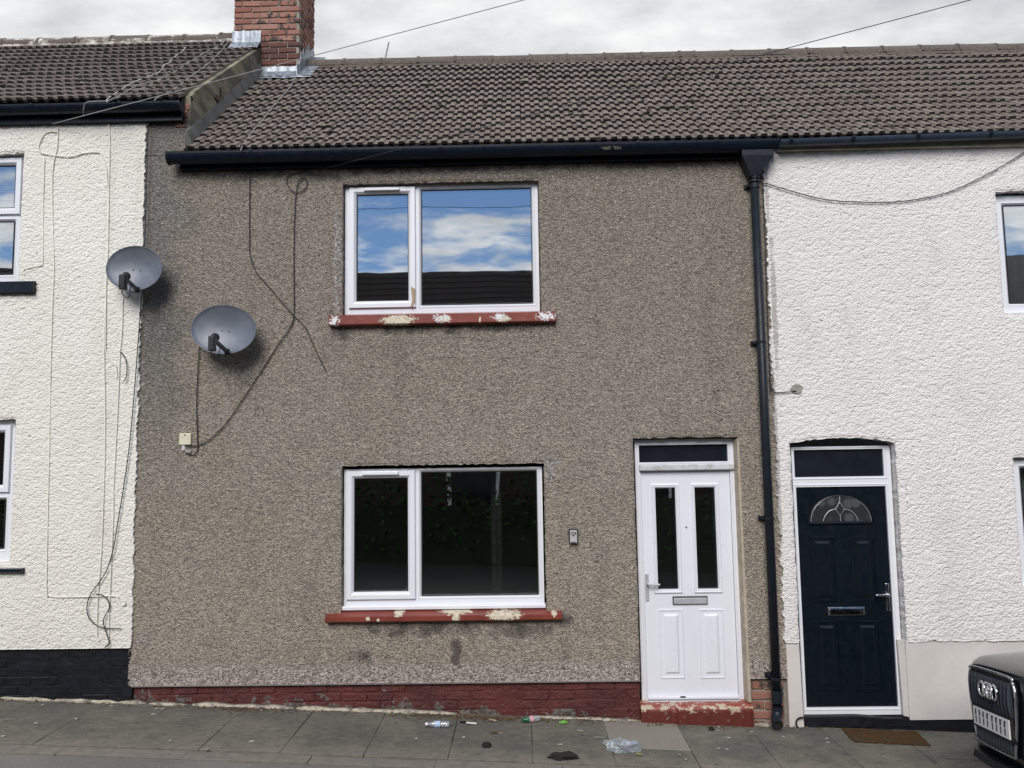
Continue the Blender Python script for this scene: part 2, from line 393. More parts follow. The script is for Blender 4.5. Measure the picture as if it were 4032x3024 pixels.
def f_plinth(t):
    g = t.pos(); r = t.rnd(); x, y, z = t.xyz(g)
    n = t.noise(g, 7, 6, .65)
    c = t.mix(t.smooth(t.noise(g, 3, 4), .3, .7), (.118, .031, .027), (.078, .024, .023))
    hg = t.math('SUBTRACT', z, t.math('ADD', G0, t.math('MULTIPLY', x, GX)))
    low = t.math('SUBTRACT', 1.0, t.smooth(hg, .03, .13))
    k = t.math('ADD', n, t.math('MULTIPLY', low, .16)); k = t.math('ADD', k, t.math('MULTIPLY', t.math('SUBTRACT', r, .5), .14))
    k = t.math('ADD', k, t.math('MULTIPLY', t.math('SUBTRACT', 1.0, t.smooth(x, -3.3, -2.9)), .07))
    c = t.mix(t.smooth(k, .66, .70), c, t.mix(t.smooth(t.noise(g, 28, 4), .35, .7), (.065, .055, .05), (.165, .15, .135)))
    return P(t, c, .6, t.bump(t.math('ADD', n, t.math('MULTIPLY', t.noise(g, 40, 4), .4)), 1.0, .03), spec=.35)
M_PLINTH = material('red_painted_brick', f_plinth)
def f_slab(t):
    g = t.pos(); r = t.rnd()
    c = t.mix(r, (.112, .107, .094), (.125, .119, .103))
    c = t.mix(t.smooth(t.noise(g, 2.0, 5, .6), .4, .7), c, (.168, .156, .130))
    c = t.mix(t.math('MULTIPLY', t.smooth(t.noise(t.scale(g, (.6, 1.6, 1)), 9, 5, .7), .56, .7), .7), c, (.075, .073, .068))
    c = t.mix(t.math('MULTIPLY', t.math('SUBTRACT', 1.0, t.smooth(t.math('ADD', t.xyz(g)[1], t.ramp(t.noise(g, 5, 4), .2, .8, -.2, .2)), -.95, -.65)), .6), c, (.215, .195, .160))
    f = t.ramp(t.noise(g, 120, 3, .7), .25, .75, .65, 1.35); c = t.mix(1.0, c, t.add('CombineColor', {0: f, 1: f, 2: f}), 'MULTIPLY')
    f = t.ramp(t.noise(t.scale(g, (.7, 1.3, 1)), 18, 6, .75), .25, .75, .66, 1.34); c = t.mix(1.0, c, t.add('CombineColor', {0: f, 1: f, 2: f}), 'MULTIPLY')
    gum = t.math('MULTIPLY', t.smooth(t.xyz(t.voro(g, 6.5, 1))[0], .70, .72), t.math('SUBTRACT', 1.0, t.smooth(t.math('ADD', t.voro(g, 6.5, 0), t.ramp(t.noise(g, 30, 3), .2, .8, -.05, .05)), .10, .15)))
    c = t.mix(t.math('MULTIPLY', gum, .6), c, (.055, .052, .047))
    sp = t.voro(g, 38, 1); c = t.mix(t.math('MULTIPLY', t.smooth(t.xyz(sp)[0], .975, .985), t.math('SUBTRACT', 1.0, t.smooth(t.voro(g, 38, 0), .12, .2))), c, (.36, .35, .32))
    return P(t, c, .9, t.bump(t.noise(g, 95, 4), .7, .006), spec=.25)
M_SLAB = material('worn_paving_slab', f_slab)
M_SLABL = material('pale_paving_slab', lambda t: P(t, t.mix(t.ramp(t.noise(t.pos(), 95, 4, .7), .25, .75), (.165, .15, .127), (.30, .275, .235)), .9, t.bump(t.noise(t.pos(), 95, 4), .6, .006)))
M_KERB = material('kerb_stone', lambda t: P(t, t.mix(t.smooth(t.noise(t.pos(), 12, 6, .7), .35, .7), (.21, .19, .165), (.15, .137, .12)), .9, t.bump(t.noise(t.pos(), 70, 4), .8, .008)))
M_JOINT = plain('dirt_filled_joint', (.075, .071, .062), .95, var=.4, scale=30)
def f_road(t):
    g = t.pos(); f = t.ramp(t.noise(g, 160, 3, .75), .25, .75, .55, 1.45)
    c = t.mix(t.smooth(t.noise(g, .9, 5, .6), .35, .7), (.175, .163, .148), (.225, .208, .190))
    c = t.mix(t.math('MULTIPLY', t.smooth(t.noise(t.scale(g, (.35, 2.4, 1)), 3.4, 5, .65), .58, .7), .8), c, (.085, .078, .070))
    c = t.mix(1.0, c, t.add('CombineColor', {0: f, 1: f, 2: f}), 'MULTIPLY')
    return P(t, c, .92, t.bump(t.noise(g, 150, 3), .8, .006), spec=.2)
M_ROAD = material('worn_tarmac', f_road)
M_FILLET = material('pale_mortar_fillet', lambda t: P(t, t.mix(t.smooth(t.noise(t.pos(), 16, 6, .7), .40, .66), (.50, .45, .35), (.14, .13, .11)), .9, t.bump(t.noise(t.pos(), 60, 4), .8, .01)))
def f_smooth(t):
    o = t.obj()
    c = t.mix(t.smooth(t.noise(o, 2.5, 6, .6), .35, .7), (.66, .63, .60), (.58, .55, .525))
    c = t.mix(t.math('MULTIPLY', t.smooth(t.noise(t.scale(o, (1, 1, .35)), 9, 6, .7), .6, .72), .4), c, (.36, .34, .32))
    return P(t, c, .75, t.bump(t.noise(o, 14, 5), .3, .012))
M_SMOOTH = material('smooth_white_render', f_smooth)
def f_dish(t):
    o = t.obj(); n = t.noise(o, 6, 6, .65)
    c = t.mix(t.smooth(n, .4, .7), (.120, .138, .172), (.165, .183, .215))
    f = t.ramp(t.noise(o, 240, 2), .3, .7, .85, 1.12); c = t.mix(1.0, c, t.add('CombineColor', {0: f, 1: f, 2: f}), 'MULTIPLY')
    return P(t, c, .45, None, metal=.15)
M_DISH = material('grey_dish_enamel', f_dish)
M_BLKPL = plain('black_plastic', (.012, .014, .016), .42)
M_SAFE = plain('grey_die_cast', (.42, .43, .45), .4, metal=.0)
M_IVORY = plain('ivory_plastic', (.66, .63, .47), .45)
M_TAPE = plain('brown_parcel_tape', (.34, .25, .15), .35, var=.3, scale=30)
M_PAPER = plain('white_paper', (.75, .75, .74), .8)
M_GREENP = plain('bright_green_plastic', (.19, .50, .08), .5)
M_COIR = material('coir_mat', lambda t: P(t, t.mix(t.smooth(t.noise(t.pos(), 11, 6, .7), .50, .72), t.mix(t.ramp(t.noise(t.pos(), 45, 6, .8), .3, .7), (.05, .030, .015), (.15, .088, .042)), (.085, .07, .055)), 1.0, t.bump(t.noise(t.pos(), 220, 3), 1.0, .012), spec=.1))
def f_clear(t):
    gl = t.add('BsdfGlossy', {'Color': (.9, .93, .97), 'Roughness': .12}); tr = t.add('BsdfTransparent', {'Color': (.80, .84, .86)})
    df = t.add('BsdfDiffuse', {'Color': (.62, .66, .70)})
    m = t.n.new('ShaderNodeMixShader'); m.inputs[0].default_value = .3; t.l.new(tr, m.inputs[1]); t.l.new(gl, m.inputs[2])
    k = t.n.new('ShaderNodeMixShader'); k.inputs[0].default_value = .28; t.l.new(m.outputs[0], k.inputs[1]); t.l.new(df, k.inputs[2]); return k.outputs[0]
M_CLEAR = material('clear_plastic', f_clear)
M_LABEL = plain('bottle_label_blue', (.42, .52, .70), .5)
M_LABELP = plain('bottle_label_pink', (.62, .34, .40), .5)
M_CAPG = plain('green_bottle_plastic', (.012, .13, .06), .35)
M_DIRT = plain('black_dirt', (.016, .014, .012), .95, var=.6, scale=40, bump=1., bscale=90)
M_LEAFB = plain('dead_leaf', (.13, .085, .045), .9, var=.5, scale=30)
M_CARP = plain('dark_grey_car_paint', (.008, .009, .011), .10, var=.06, coat=.12, metal=.0, spec=.22)
M_CARB = plain('black_car_trim', (.005, .006, .008), .45, spec=.2)
M_SLAT = plain('dark_grille_slat', (.045, .054, .068), .3)
M_CARG = plain('car_glass', (.01, .012, .014), .05)
M_TYRE = plain('tyre_rubber', (.015, .015, .015), .85)
M_PLATE = plain('white_number_plate', (.80, .80, .79), .35, var=.03)
M_INK = plain('black_plate_ink', (.01, .01, .01), .5)
M_HEAD = plain('headlamp_lens', (.25, .27, .3), .08, metal=.5)
M_DBRICK = plain('dark_brick_far_terrace', (.028, .018, .015), .9, var=.3, scale=6)
M_DROOF = plain('dark_slate_tile', (.020, .015, .015), .9, var=.2, spec=.2)
M_HEDGE = plain('hedge_leaves', (.022, .050, .015), .8, var=.6, scale=3, spec=.2)
M_NOSE = plain('tile_nose_shaded', (.026, .020, .020), .9, var=.3, scale=30)  # dark nose colour, with the shade on the front edge painted in

# ------------------------------------------------------------------ houses: roots
XL, XR, XP = -3.43, 2.195, -3.03         # joints with the left and right neighbours, party wall plane
H_MAIN = empty('terraced_house', (-.6, 0, gz(-.6)), 'grey-brown pebbledashed terraced house with white front door and red window sills', 'house')
H_LEFT = empty('terraced_house', (-5, 0, gz(-5)), 'cream roughcast terraced house with black painted plinth, left of the brown pebbledash house', 'house')
H_RIGHT = empty('terraced_house', (4, 0, gz(4)), 'white roughcast terraced house with dark navy front door behind the parked car', 'house')

# ------------------------------------------------------------------ ground
PAVE_Y0, PAVE_Y1, KERB_Y1 = 0.12, -0.95, -1.09
def gsheet(name, xs, ys, dz, mat, parent=None):
    X, Y = np.meshgrid(xs, ys, indexing='ij'); n, m = X.shape
    Z = G0 + GX * np.clip(X, -40, 40) + dz
    v = np.stack([X, Y, Z], -1).reshape(-1, 3)
    f = [(i * m + j, (i + 1) * m + j, (i + 1) * m + j + 1, i * m + j + 1) for i in range(n - 1) for j in range(m - 1)]
    me = bpy.data.meshes.new(name); me.from_pydata(v.tolist(), [], f)
    return link(name, me, mat, parent)
struct(gsheet('ground', [-400, -40, -12, 12, 40, 400], [-500, -11.6, 10, 500], -.30, plain('far_earth', (.09, .085, .07), .95)))
road = struct(gsheet('road', [-40, -12, -6, 0, 6, 12, 40], [-5.0, -3, -1.091], -.026, M_ROAD))
pave = struct(gsheet('pavement', [-40, -12, 0, 12, 40], [PAVE_Y1 - .01, .3], -.022, M_JOINT))
struct(gsheet('added_dark_verge', [-40, -12, 0, 12, 40], [-11, -5.0], -.02, plain('added_verge_near_black', (.007, .011, .006), .9, var=.5, scale=12)))  # unseen strip, added near-black so the lower window mirrors dark ground
def slab(x0, x1, y0, y1, mat, parent, top=0.0, name='paving_slab'):
    g = .0013; x0 += g; x1 -= g; y0 += g; y1 -= g; m = MB()
    t = [random.uniform(-.003, .004) for _ in range(4)]
    c = []
    for k, (x, y) in enumerate(((x0, y0), (x1, y0), (x1, y1), (x0, y1))):
        c.append((x + random.uniform(-.003, .003), y + random.uniform(-.003, .003), gz(x) + top + t[k]))
    lo = [(x, y, z - .05) for x, y, z in c]
    m.loft([lo, c]); return m.build(name, mat, parent, bevel=.003, seg=1)
joints = [-7.32, -6.71, -6.10, -5.49, -4.87, -4.26, -3.67, -3.07, -2.44, -1.84, -1.22, -.60, .02, .63, 1.245, 1.85, 2.46, 3.07, 3.68, 4.29, 4.9, 5.51, 6.12, 6.73, 7.34, 7.95]
for i in range(len(joints) - 1):
    a, b = joints[i], joints[i + 1]
    cut = -.62 + (0 if i % 3 else random.uniform(-.02, .02))
    if abs(a + 3.67) < .01 or abs(a - 1.245) < .01: cut = None
    pale = abs(a - .63) < .01
    if cut is None: slab(a, b, PAVE_Y1, PAVE_Y0, M_SLAB, pave)
    else:
        slab(a, b, cut, PAVE_Y0, M_SLABL if pale else M_SLAB, pave); slab(a, b, PAVE_Y1, cut, M_SLAB, pave)
kerb = struct(gsheet('kerb', [-40, -12, 0, 12, 40], [KERB_Y1, PAVE_Y1], -.030, M_JOINT))
x = -8.0
while x < 8.2:
    L = .915; slab(x, x + L, KERB_Y1, PAVE_Y1 - .004, M_KERB, kerb, random.uniform(-.016, -.010), 'kerb_stone'); x += L

# ------------------------------------------------------------------ rendered walls with real relief
def hgt(kind, X, Z):
    if kind == 'cast':
        a = vn(X * .85, Z * 1.15, 56, 3); b = vn(X * .9, Z * 1.1, 78, 8); c = vn(X, Z, 1.3, 2)
        r = 1 - np.abs(2 * a - 1)
        return .0095 * (.25 * r + .75 * a) + .0060 * b + .008 * c
    a = vn(X, Z * 1.15, 55, 5); b = vn(X, Z, 105, 9); c = vn(X, Z, 1.1, 4)
    return .0045 * a + .0030 * b + .008 * c
def wall_grid(name, x0, x1, z0, z1, fa, fb, step, holes, kind, Y0, mat, parent, jagL=0., jagR=0., jagB=0., reveal=.14):
    xs = np.arange(max(x0, fa), min(x1, fb) + 1e-6, step)
    if x0 < fa: xs = np.concatenate([np.arange(x0, fa - .05, .15), xs])
    if x1 > fb: xs = np.concatenate([xs, np.arange(fb + .1, x1 + .15, .15)])
    xs[0], xs[-1] = x0, x1
    zs = np.linspace(z0, z1, max(int((z1 - z0) / step), 4) + 1)
    def snap(arr, v): arr[np.argmin(np.abs(arr - v))] = v; return int(np.argmin(np.abs(arr - v)))
    hs = []
    for h in holes:
        hs.append((snap(xs, h[0]), snap(xs, h[1]), snap(zs, h[2]), snap(zs, h[3]), h))
    nx, nz = len(xs), len(zs)
    X, Z = np.meshgrid(xs, zs, indexing='ij'); X = X.copy(); Z = Z.copy(); XX, ZZ = X.copy(), Z.copy()
    Y = Y0 - hgt(kind, X, Z)
    keep = np.ones((nx - 1, nz - 1), bool)
    for i0, i1, j0, j1, h in hs:
        keep[i0:i1, j0:j1] = False
        open_b = j0 == 0
        # soften the arris round the opening
        dxx = np.maximum(np.maximum(xs[i0] - XX, XX - xs[i1]), 0); dzz = np.maximum(np.maximum(zs[j0] - ZZ, ZZ - zs[j1]), 0)
        d = np.hypot(dxx, dzz); Y += np.where(d < .028, .012 * (1 - d / .028) ** 2, 0)
        jz = slice(j0, j1 + 1); ix = slice(i0, i1 + 1)
        amp = .011 if kind == 'cast' else .009
        X[i0, jz] += (vn(ZZ[i0, jz], 0 * ZZ[i0, jz], 26, 11) - .5) * amp; X[i1, jz] += (vn(ZZ[i1, jz], 0 * ZZ[i1, jz] + 9, 26, 12) - .5) * amp
        Z[ix, j1] += (vn(XX[ix, j1], 0 * XX[ix, j1] + 3, 30, 13) - .5) * amp * 1.3
        if not open_b: Z[ix, j0] += (vn(XX[ix, j0], 0 * XX[ix, j0] + 5, 26, 14) - .5) * amp
        if len(h) > 4:
            xc, hw = (xs[i0] + xs[i1]) / 2, (xs[i1] - xs[i0]) / 2
            lift = h[4] * np.clip(1 - ((XX - xc) / hw) ** 2, 0, 1)
            Z += np.where(ZZ >= zs[j1] - 1e-6, lift * np.clip(1 - (ZZ - zs[j1]) / .35, 0, 1), 0)
    if jagL: X[0, :] += (vn(zs, zs * 0 + 1, 14, 21) - .5) * jagL + (vn(zs, zs * 0 + 1, 45, 23) - .5) * jagL
    if jagR: X[-1, :] += (vn(zs, zs * 0 + 2, 14, 22) - .5) * jagR + (vn(zs, zs * 0 + 1, 45, 24) - .5) * jagR
    if jagB: Z[:, 0] += (vn(xs, xs * 0 + 2, 12, 25) - .5) * jagB
    idx = np.arange(nx * nz).reshape(nx, nz)
    q = np.stack([idx[:-1, :-1], idx[1:, :-1], idx[1:, 1:], idx[:-1, 1:]], -1)[keep]
    V = [np.stack([X, Y, Z], -1).reshape(-1, 3)]; F = [q]; nb = nx * nz
    def extrude(line, yb, flip):
        nonlocal nb
        p = V[0][line].copy(); p[:, 1] = yb; V.append(p); k = np.arange(len(line))
        a, b = line[:-1], line[1:]; c, d = nb + k[1:], nb + k[:-1]
        F.append(np.stack([a, b, c, d] if not flip else [d, c, b, a], -1)); nb += len(line)
    for i0, i1, j0, j1, h in hs:
        extrude(idx[i0, j0:j1 + 1], Y0 + reveal, False); extrude(idx[i1, j0:j1 + 1], Y0 + reveal, True)
        extrude(idx[i0:i1 + 1, j1], Y0 + reveal, False)
        if j0 > 0: extrude(idx[i0:i1 + 1, j0], Y0 + reveal, True)
    ngrid = len(q); extrude(idx[0, :], Y0 + .03, True); extrude(idx[-1, :], Y0 + .03, False); extrude(idx[:, -1], Y0 + .03, True)
    cuts = [0]
    for i0, i1, j0, j1, h in sorted(hs):
        if j0 == 0: cuts += [i0, i1]
    cuts.append(nx - 1)
    for a_, b_ in zip(cuts[0::2], cuts[1::2]): extrude(idx[a_:b_ + 1, 0], Y0 + .03, False)
    V = np.concatenate(V).astype(np.float32); F = np.concatenate(F).astype(np.int32)
    me = bpy.data.meshes.new(name)
    me.vertices.add(len(V)); me.vertices.foreach_set('co', V.ravel())
    me.loops.add(F.size); me.loops.foreach_set('vertex_index', F.ravel())
    me.polygons.add(len(F)); me.polygons.foreach_set('loop_start', np.arange(0, F.size, 4, dtype=np.int32)); me.polygons.foreach_set('loop_total', np.full(len(F), 4, dtype=np.int32))
    me.update(calc_edges=True)
    sm_ = np.zeros(len(F), bool); sm_[:ngrid] = True; me.polygons.foreach_set('use_smooth', sm_)
    return link(name, me, mat, parent, raw=True)

ZD = .357                                 # drip edge of the brown render
U_OPEN = (-1.618, .170, 3.52, 4.775); L_OPEN = (-1.617, .167, .945, 2.215); D_OPEN = (.957, 1.868, ZD, 2.42)
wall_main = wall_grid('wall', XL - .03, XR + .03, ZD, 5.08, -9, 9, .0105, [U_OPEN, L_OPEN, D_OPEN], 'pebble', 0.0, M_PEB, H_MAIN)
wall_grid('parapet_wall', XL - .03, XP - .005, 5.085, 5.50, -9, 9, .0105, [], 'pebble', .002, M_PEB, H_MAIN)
D2_OPEN = (2.322, 3.235, .652, 2.352, .045)
wall_grid('wall', XR, 8.6, .652, 5.06, 2, 4.95, .0105, [D2_OPEN, (4.262, 5.50, 3.465, 4.575), (4.245, 5.50, 1.09, 2.205)], 'cast', -.012, M_WHITE, H_RIGHT, jagL=.03, jagB=.02)
wall_grid('wall', -9.0, XL, .680, 5.47, -5.25, -3, .0105, [(-5.82, -4.562, 3.90, 5.125), (-5.80, -4.526, 1.425, 2.675)], 'cast', -.016, M_CREAM, H_LEFT, jagR=.022)
# solid cores behind the render, so that no light leaks through (left open behind the openings)
def core(house, x0, x1, z0, z1, holes, mat=M_MORT):
    holes = [(h[0] - .03, h[1] + .03, h[2], h[3]) for h in holes]; m = MB(); xs = sorted({x0, x1} | {h[0] for h in holes} | {h[1] for h in holes})
    for a, b in zip(xs[:-1], xs[1:]):
        c = (a + b) / 2; cur = z0
        for h in sorted([h for h in holes if h[0] < c < h[1]], key=lambda q: q[2]):
            if h[2] > cur: m.box(a, b, .035, .25, cur, h[2] - .02)
            cur = h[3] + .06
        m.box(a, b, .035, .25, cur, z1)
    return m.build('masonry', mat, house)
core(H_MAIN, XL, XR, -.3, 5.05, [U_OPEN, L_OPEN, (.957, 1.868, .1, 2.42)])
core(H_RIGHT, XR, 8.6, -.5, 5.03, [(2.322, 3.235, .03, 2.36), (4.262, 5.50, 3.465, 4.575), (4.245, 5.50, 1.09, 2.205)])
core(H_LEFT, -9.0, XL, .0, 5.4, [(-5.82, -4.562, 3.90, 5.125), (-5.80, -4.526, 1.425, 2.675)])
def end_wall(house, x0, x1, z1):
    MB().box(x0, x1, 5.3, 5.5, -.6, z1).build('back_wall', M_MORT, house)
end_wall(H_MAIN, XL, XR, 5.0); end_wall(H_RIGHT, XR, 8.6, 5.0); end_wall(H_LEFT, -9, XL, 5.4)
MB().box(8.4, 8.6, .25, 5.3, -.6, 5.0).build('end_wall', M_MORT, H_RIGHT); MB().box(-9, -8.8, .25, 5.3, -.3, 5.4).build('end_wall', M_MORT, H_LEFT)

# smooth band and black plinth of the right house, red plinth of the middle one, black plinth of the left one
def slopebox(name, x0, x1, y0, y1, z1, mat, parent, bevel=.006, n=14, wob=.006):
    top, bot = [], []
    loops = []
    for i in range(n + 1):
        x = x0 + (x1 - x0) * i / n; k = random.uniform(-wob, wob) if 0 < i < n else 0
        zb = gz(x) - .06; zt = z1 if not callable(z1) else z1(x)
        loops.append([(x, y0 + k * .5, zb), (x, y1, zb), (x, y1, zt + k * .4), (x, y0 + k * .5, zt + k * .4)])
    return MB().loft(loops).build(name, mat, parent, bevel=bevel)
def band(x0, x1, zb, parent):
    m = MB(); n = 16; loops = []
    for i in range(n + 1):
        xx = x0 + (x1 - x0) * i / n; k = random.uniform(-.004, .004)
        loops.append([(xx, -.008 + k, zb), (xx, .05, zb), (xx, .05, .662), (xx, -.008 + k, .662 + k)])
    return m.loft(loops).build('smooth_band', M_SMOOTH, parent)
band(3.222, 8.6, .006, H_RIGHT)
MB().loft([[(XR + .012, -.014, gz(2.2) - .03), (2.333, -.010, gz(2.3) - .03), (2.333, .10, gz(2.3) - .03), (XR + .012, .05, gz(2.2) - .03)], [(XR + .012, -.012, .655), (2.322, -.010, .655), (2.322, .10, .655), (XR + .012, .05, .655)]]).build('smooth_band', M_SMOOTH, H_RIGHT, bevel=.008)
MB().loft([[(3.185, .02, .03), (3.225, -.006, .03), (3.225, .10, .03), (3.185, .10, .03)], [(3.178, .04, .655), (3.232, -.008, .655), (3.235, .10, .655), (3.178, .10, .655)]]).build('door_reveal', M_SMOOTH, H_RIGHT)
slopebox('plinth', 2.34, 8.6, .004, .2, lambda x: .004 if x > 3.2 else .035, M_BLACKP, H_RIGHT)

def brick_mesh(L, Hh, D, bev=.006, rough=.004):
    m = MB(); m.box(-L / 2, L / 2, 0, D, -Hh / 2, Hh / 2)
    me = bpy.data.meshes.new('brick'); me.from_pydata([(v[0] + random.uniform(-rough, rough), v[1] + random.uniform(-rough, rough) * .6, v[2] + random.uniform(-rough, rough)) for v in m.v], [], m.f)
    finish(me, False, bev, 1); return me
def brick_kit(L, Hh, D, mat, n=5, bev=.006, rough=.004):
    out = []
    for _ in range(n):
        me = brick_mesh(L, Hh, D, bev, rough); me.materials.append(mat); out.append(me)
    return out
def courses(parent, kit, half, x0, x1, ztop, zbot, y, pitch=.075, L=.225):
    k = 0; z = ztop - pitch / 2
    while z > min(zbot(x0), zbot(x1)) - pitch:
        xx = x0 + (0 if k % 2 else -L / 2)
        while xx < x1:
            a, b = max(xx, x0), min(xx + L, x1); w_ = b - a
            if w_ > .05 and z + pitch / 2 > zbot((a + b) / 2):
                src = random.choice(kit if w_ > .15 else half); ll = L if w_ > .15 else L / 2
                inst('brick', src, ((a + b) / 2, y + random.uniform(-.004, .004), z + random.uniform(-.002, .002)), (0, 0, random.uniform(-.01, .01)), parent, ((w_ - .008) / (ll - .008), 1, 1))
            xx += L
        z -= pitch; k += 1
plinth = slopebox('plinth', XL + .005, .955, .030, .2, ZD + .02, M_PLINTH, H_MAIN, bevel=0)
kp = brick_kit(.217, .070, .06, M_PLINTH, 8, .007, .007); kh = brick_kit(.1045, .070, .06, M_PLINTH, 5, .007, .006)
courses(plinth, kp, kh, XL + .01, .952, ZD - .012, lambda x: gz(x), .024)
MB().box(XL, .957, -.006, .03, ZD - .012, ZD - .0005).build('drip_bead', plain('dull_drip_bead', (.22, .20, .19), .6), H_MAIN)
# bare brick pier between the white door and the downpipe
pier = slopebox('pier', 1.90, XR - .005, .030, .2, .34, M_MORT, H_MAIN, bevel=0)
kb = brick_kit(.215, .066, .06, M_BRICK, 5, .006, .004); kbh = brick_kit(.1025, .066, .06, M_BRICK, 4, .006, .004)
courses(pier, kb, kbh, 1.903, XR - .012, .335, lambda x: gz(x) + .01, .018, .082)
blk = slopebox('plinth', -9, XL + .004, .000, .2, .672, M_BLACKP, H_LEFT, bevel=0)
kk = brick_kit(.221, .073, .05, M_BLACKP, 8, .008, .007); kkh = brick_kit(.1085, .073, .05, M_BLACKP, 5, .008, .006)
courses(blk, kk, kkh, -6.1, XL, .668, lambda x: gz(x), -.004)

# mortar fillet between wall and slabs
def fillet(a, b, parent, r=.022):
    loops = []; n = max(int((b - a) / .08), 2)
    for i in range(n + 1):
        xx = a + (b - a) * i / n; z = gz(xx) - .004; k = random.uniform(.6, 1.25) if 0 < i < n else .5
        loops.append([(xx, .02, z), (xx, .02 - .05 * k, z), (xx, .02 - .03 * k, z + r * k), (xx, .02, z + r * 1.3 * k)])
    return MB().loft(loops).build('mortar_fillet', M_FILLET, parent, smooth=True)
fillet(-6.2, -3.30, H_LEFT); fillet(-3.28, -2.95, H_MAIN, .014); fillet(-2.90, -2.02, H_MAIN); fillet(-2.0, -.62, H_MAIN); fillet(.05, .94, H_MAIN, .014); fillet(1.90, 2.18, H_MAIN, .018)

# ------------------------------------------------------------------ windows
def box_fill(m, O, lights, y0, y1):
    xs = sorted({O[0], O[1]} | {l[0] for l in lights} | {l[1] for l in lights}); zs = sorted({O[2], O[3]} | {l[2] for l in lights} | {l[3] for l in lights})
    for a, b in zip(xs[:-1], xs[1:]):
        run = None
        for c, d in zip(zs[:-1], zs[1:]):
            cx, cz = (a + b) / 2, (c + d) / 2
            solid = not any(l[0] < cx < l[1] and l[2] < cz < l[3] for l in lights)
            if solid: run = (run[0], d) if run else (c, d)
            elif run: m.box(a, b, y0, y1, *run); run = None
        if run: m.box(a, b, y0, y1, *run)
def grow(r, d): return (r[0] - d, r[1] + d, r[2] - d, r[3] + d)
def window(house, O, fixed, sashes, yf, cill=None, room_depth=1.4, vent=None):
    fl = [grow(p, .034) for p in fixed]; sl = [grow(p, .050) for p in sashes]
    m = MB(); box_fill(m, O, fl + sl, yf, yf + .06)
    for l in fl: m.ring(*l, [(0, yf), (.006, yf - .003), (.012, yf - .003), (.030, yf + .014), (.034, yf + .030)])
    win = m.build('window', M_PVC, house)
    for p in sashes:
        s_ = grow(p, .068)
        MB().ring(*s_, [(0, yf + .004), (0, yf - .018), (.004, yf - .022), (.040, yf - .022), (.046, yf - .020), (.064, yf + .0), (.068, yf + .030)]).build('casement', M_PVC, win)
    for p in list(fixed) + list(sashes):
        g = grow(p, .003); MB().ring(*g, [(0, yf + .006), (0, yf + .001), (.0065, yf + .003), (.0065, yf + .02)]).build('gasket', M_GASKET, win)
        MB().box(p[0] - .006, p[1] + .006, yf + .012, yf + .032, p[2] - .006, p[3] + .006).build('pane', M_GLASS, win)
    if cill: MB().box(O[0] - .012, O[1] + .012, yf - .045, yf + .05, O[2] - .034, O[2]).build('cill', M_PVC, win, bevel=.006)
    if vent:
        MB().box(vent[0], vent[1], yf - .046, yf - .023, vent[2], vent[3]).build('trickle_vent', M_PVC, win, bevel=.006)
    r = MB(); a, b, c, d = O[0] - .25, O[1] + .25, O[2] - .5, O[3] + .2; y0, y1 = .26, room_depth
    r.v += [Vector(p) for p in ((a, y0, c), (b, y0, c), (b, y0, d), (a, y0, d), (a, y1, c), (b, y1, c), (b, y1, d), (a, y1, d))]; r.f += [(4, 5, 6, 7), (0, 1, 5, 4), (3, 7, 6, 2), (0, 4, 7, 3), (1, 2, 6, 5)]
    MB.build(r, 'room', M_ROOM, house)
    return win
YW = .065
UO = quad((1357, 734), (2116, 721), (1360, 1240), (2126, 1224), YW)
u_fix = quad((1657, 750), (2089, 740), (1663, 1200), (2098, 1190), YW); u_sash = quad((1405, 768), (1605, 765), (1405, 1185), (1609, 1183), YW)
vx0, vz0 = wp(1433, 748, YW - .03); vx1, vz1 = wp(1573, 736, YW - .03)
winU = window(H_MAIN, UO, [u_fix], [u_sash], YW, vent=(vx0, vx1, min(vz0, vz1) - .012, max(vz0, vz1) - .006))
LO = quad((1357, 1850), (2134, 1835), (1352, 2384), (2143, 2376), YW)
def z3(a, b): return 1240 + a * .47016, 1760 + b * .47016
l_fix = quad(z3(893, 210), z3(1855, 205), z3(897, 1243), z3(1868, 1232), YW); l_sash = quad(z3(332, 265), z3(777, 262), z3(330, 1210), z3(776, 1205), YW)
vx0, vz0 = wp(*z3(395, 228), YW - .03); vx1, vz1 = wp(*z3(700, 196), YW - .03)
winL = window(H_MAIN, LO, [l_fix], [l_sash], YW, cill=True, vent=(vx0, vx1, min(vz0, vz1) - .010, max(vz0, vz1) - .006))
# stone sills: sloping top, painted
def sill(house, x0, x1, ztop, zbot, mat, proj=.075, back=.06, drop=.03):
    n = 24; loops = []
    for i in range(n + 1):
        xx = x0 + (x1 - x0) * i / n; k = random.uniform(-.0025, .0025)
        loops.append([(xx, back, zbot), (xx, -proj + .012, zbot + .002 + k), (xx, -proj + k, zbot + .012), (xx, -proj + k, ztop - drop - .006), (xx, -proj + .008 + k, ztop - drop), (xx, back, ztop)])
    return MB().loft(loops).build('window_sill', mat, house)
a = quad((1295, 1238), (2188, 1220), (1295, 1286), (2188, 1266), -.06); sill(H_MAIN, a[0], a[1], UO[2] - .001, a[2], M_SILLU)
a = quad((1281, 2400), (2213, 2394), (1281, 2455), (2213, 2440), -.06); sill(H_MAIN, a[0], a[1], LO[2] - .036, a[2], M_SILLL)
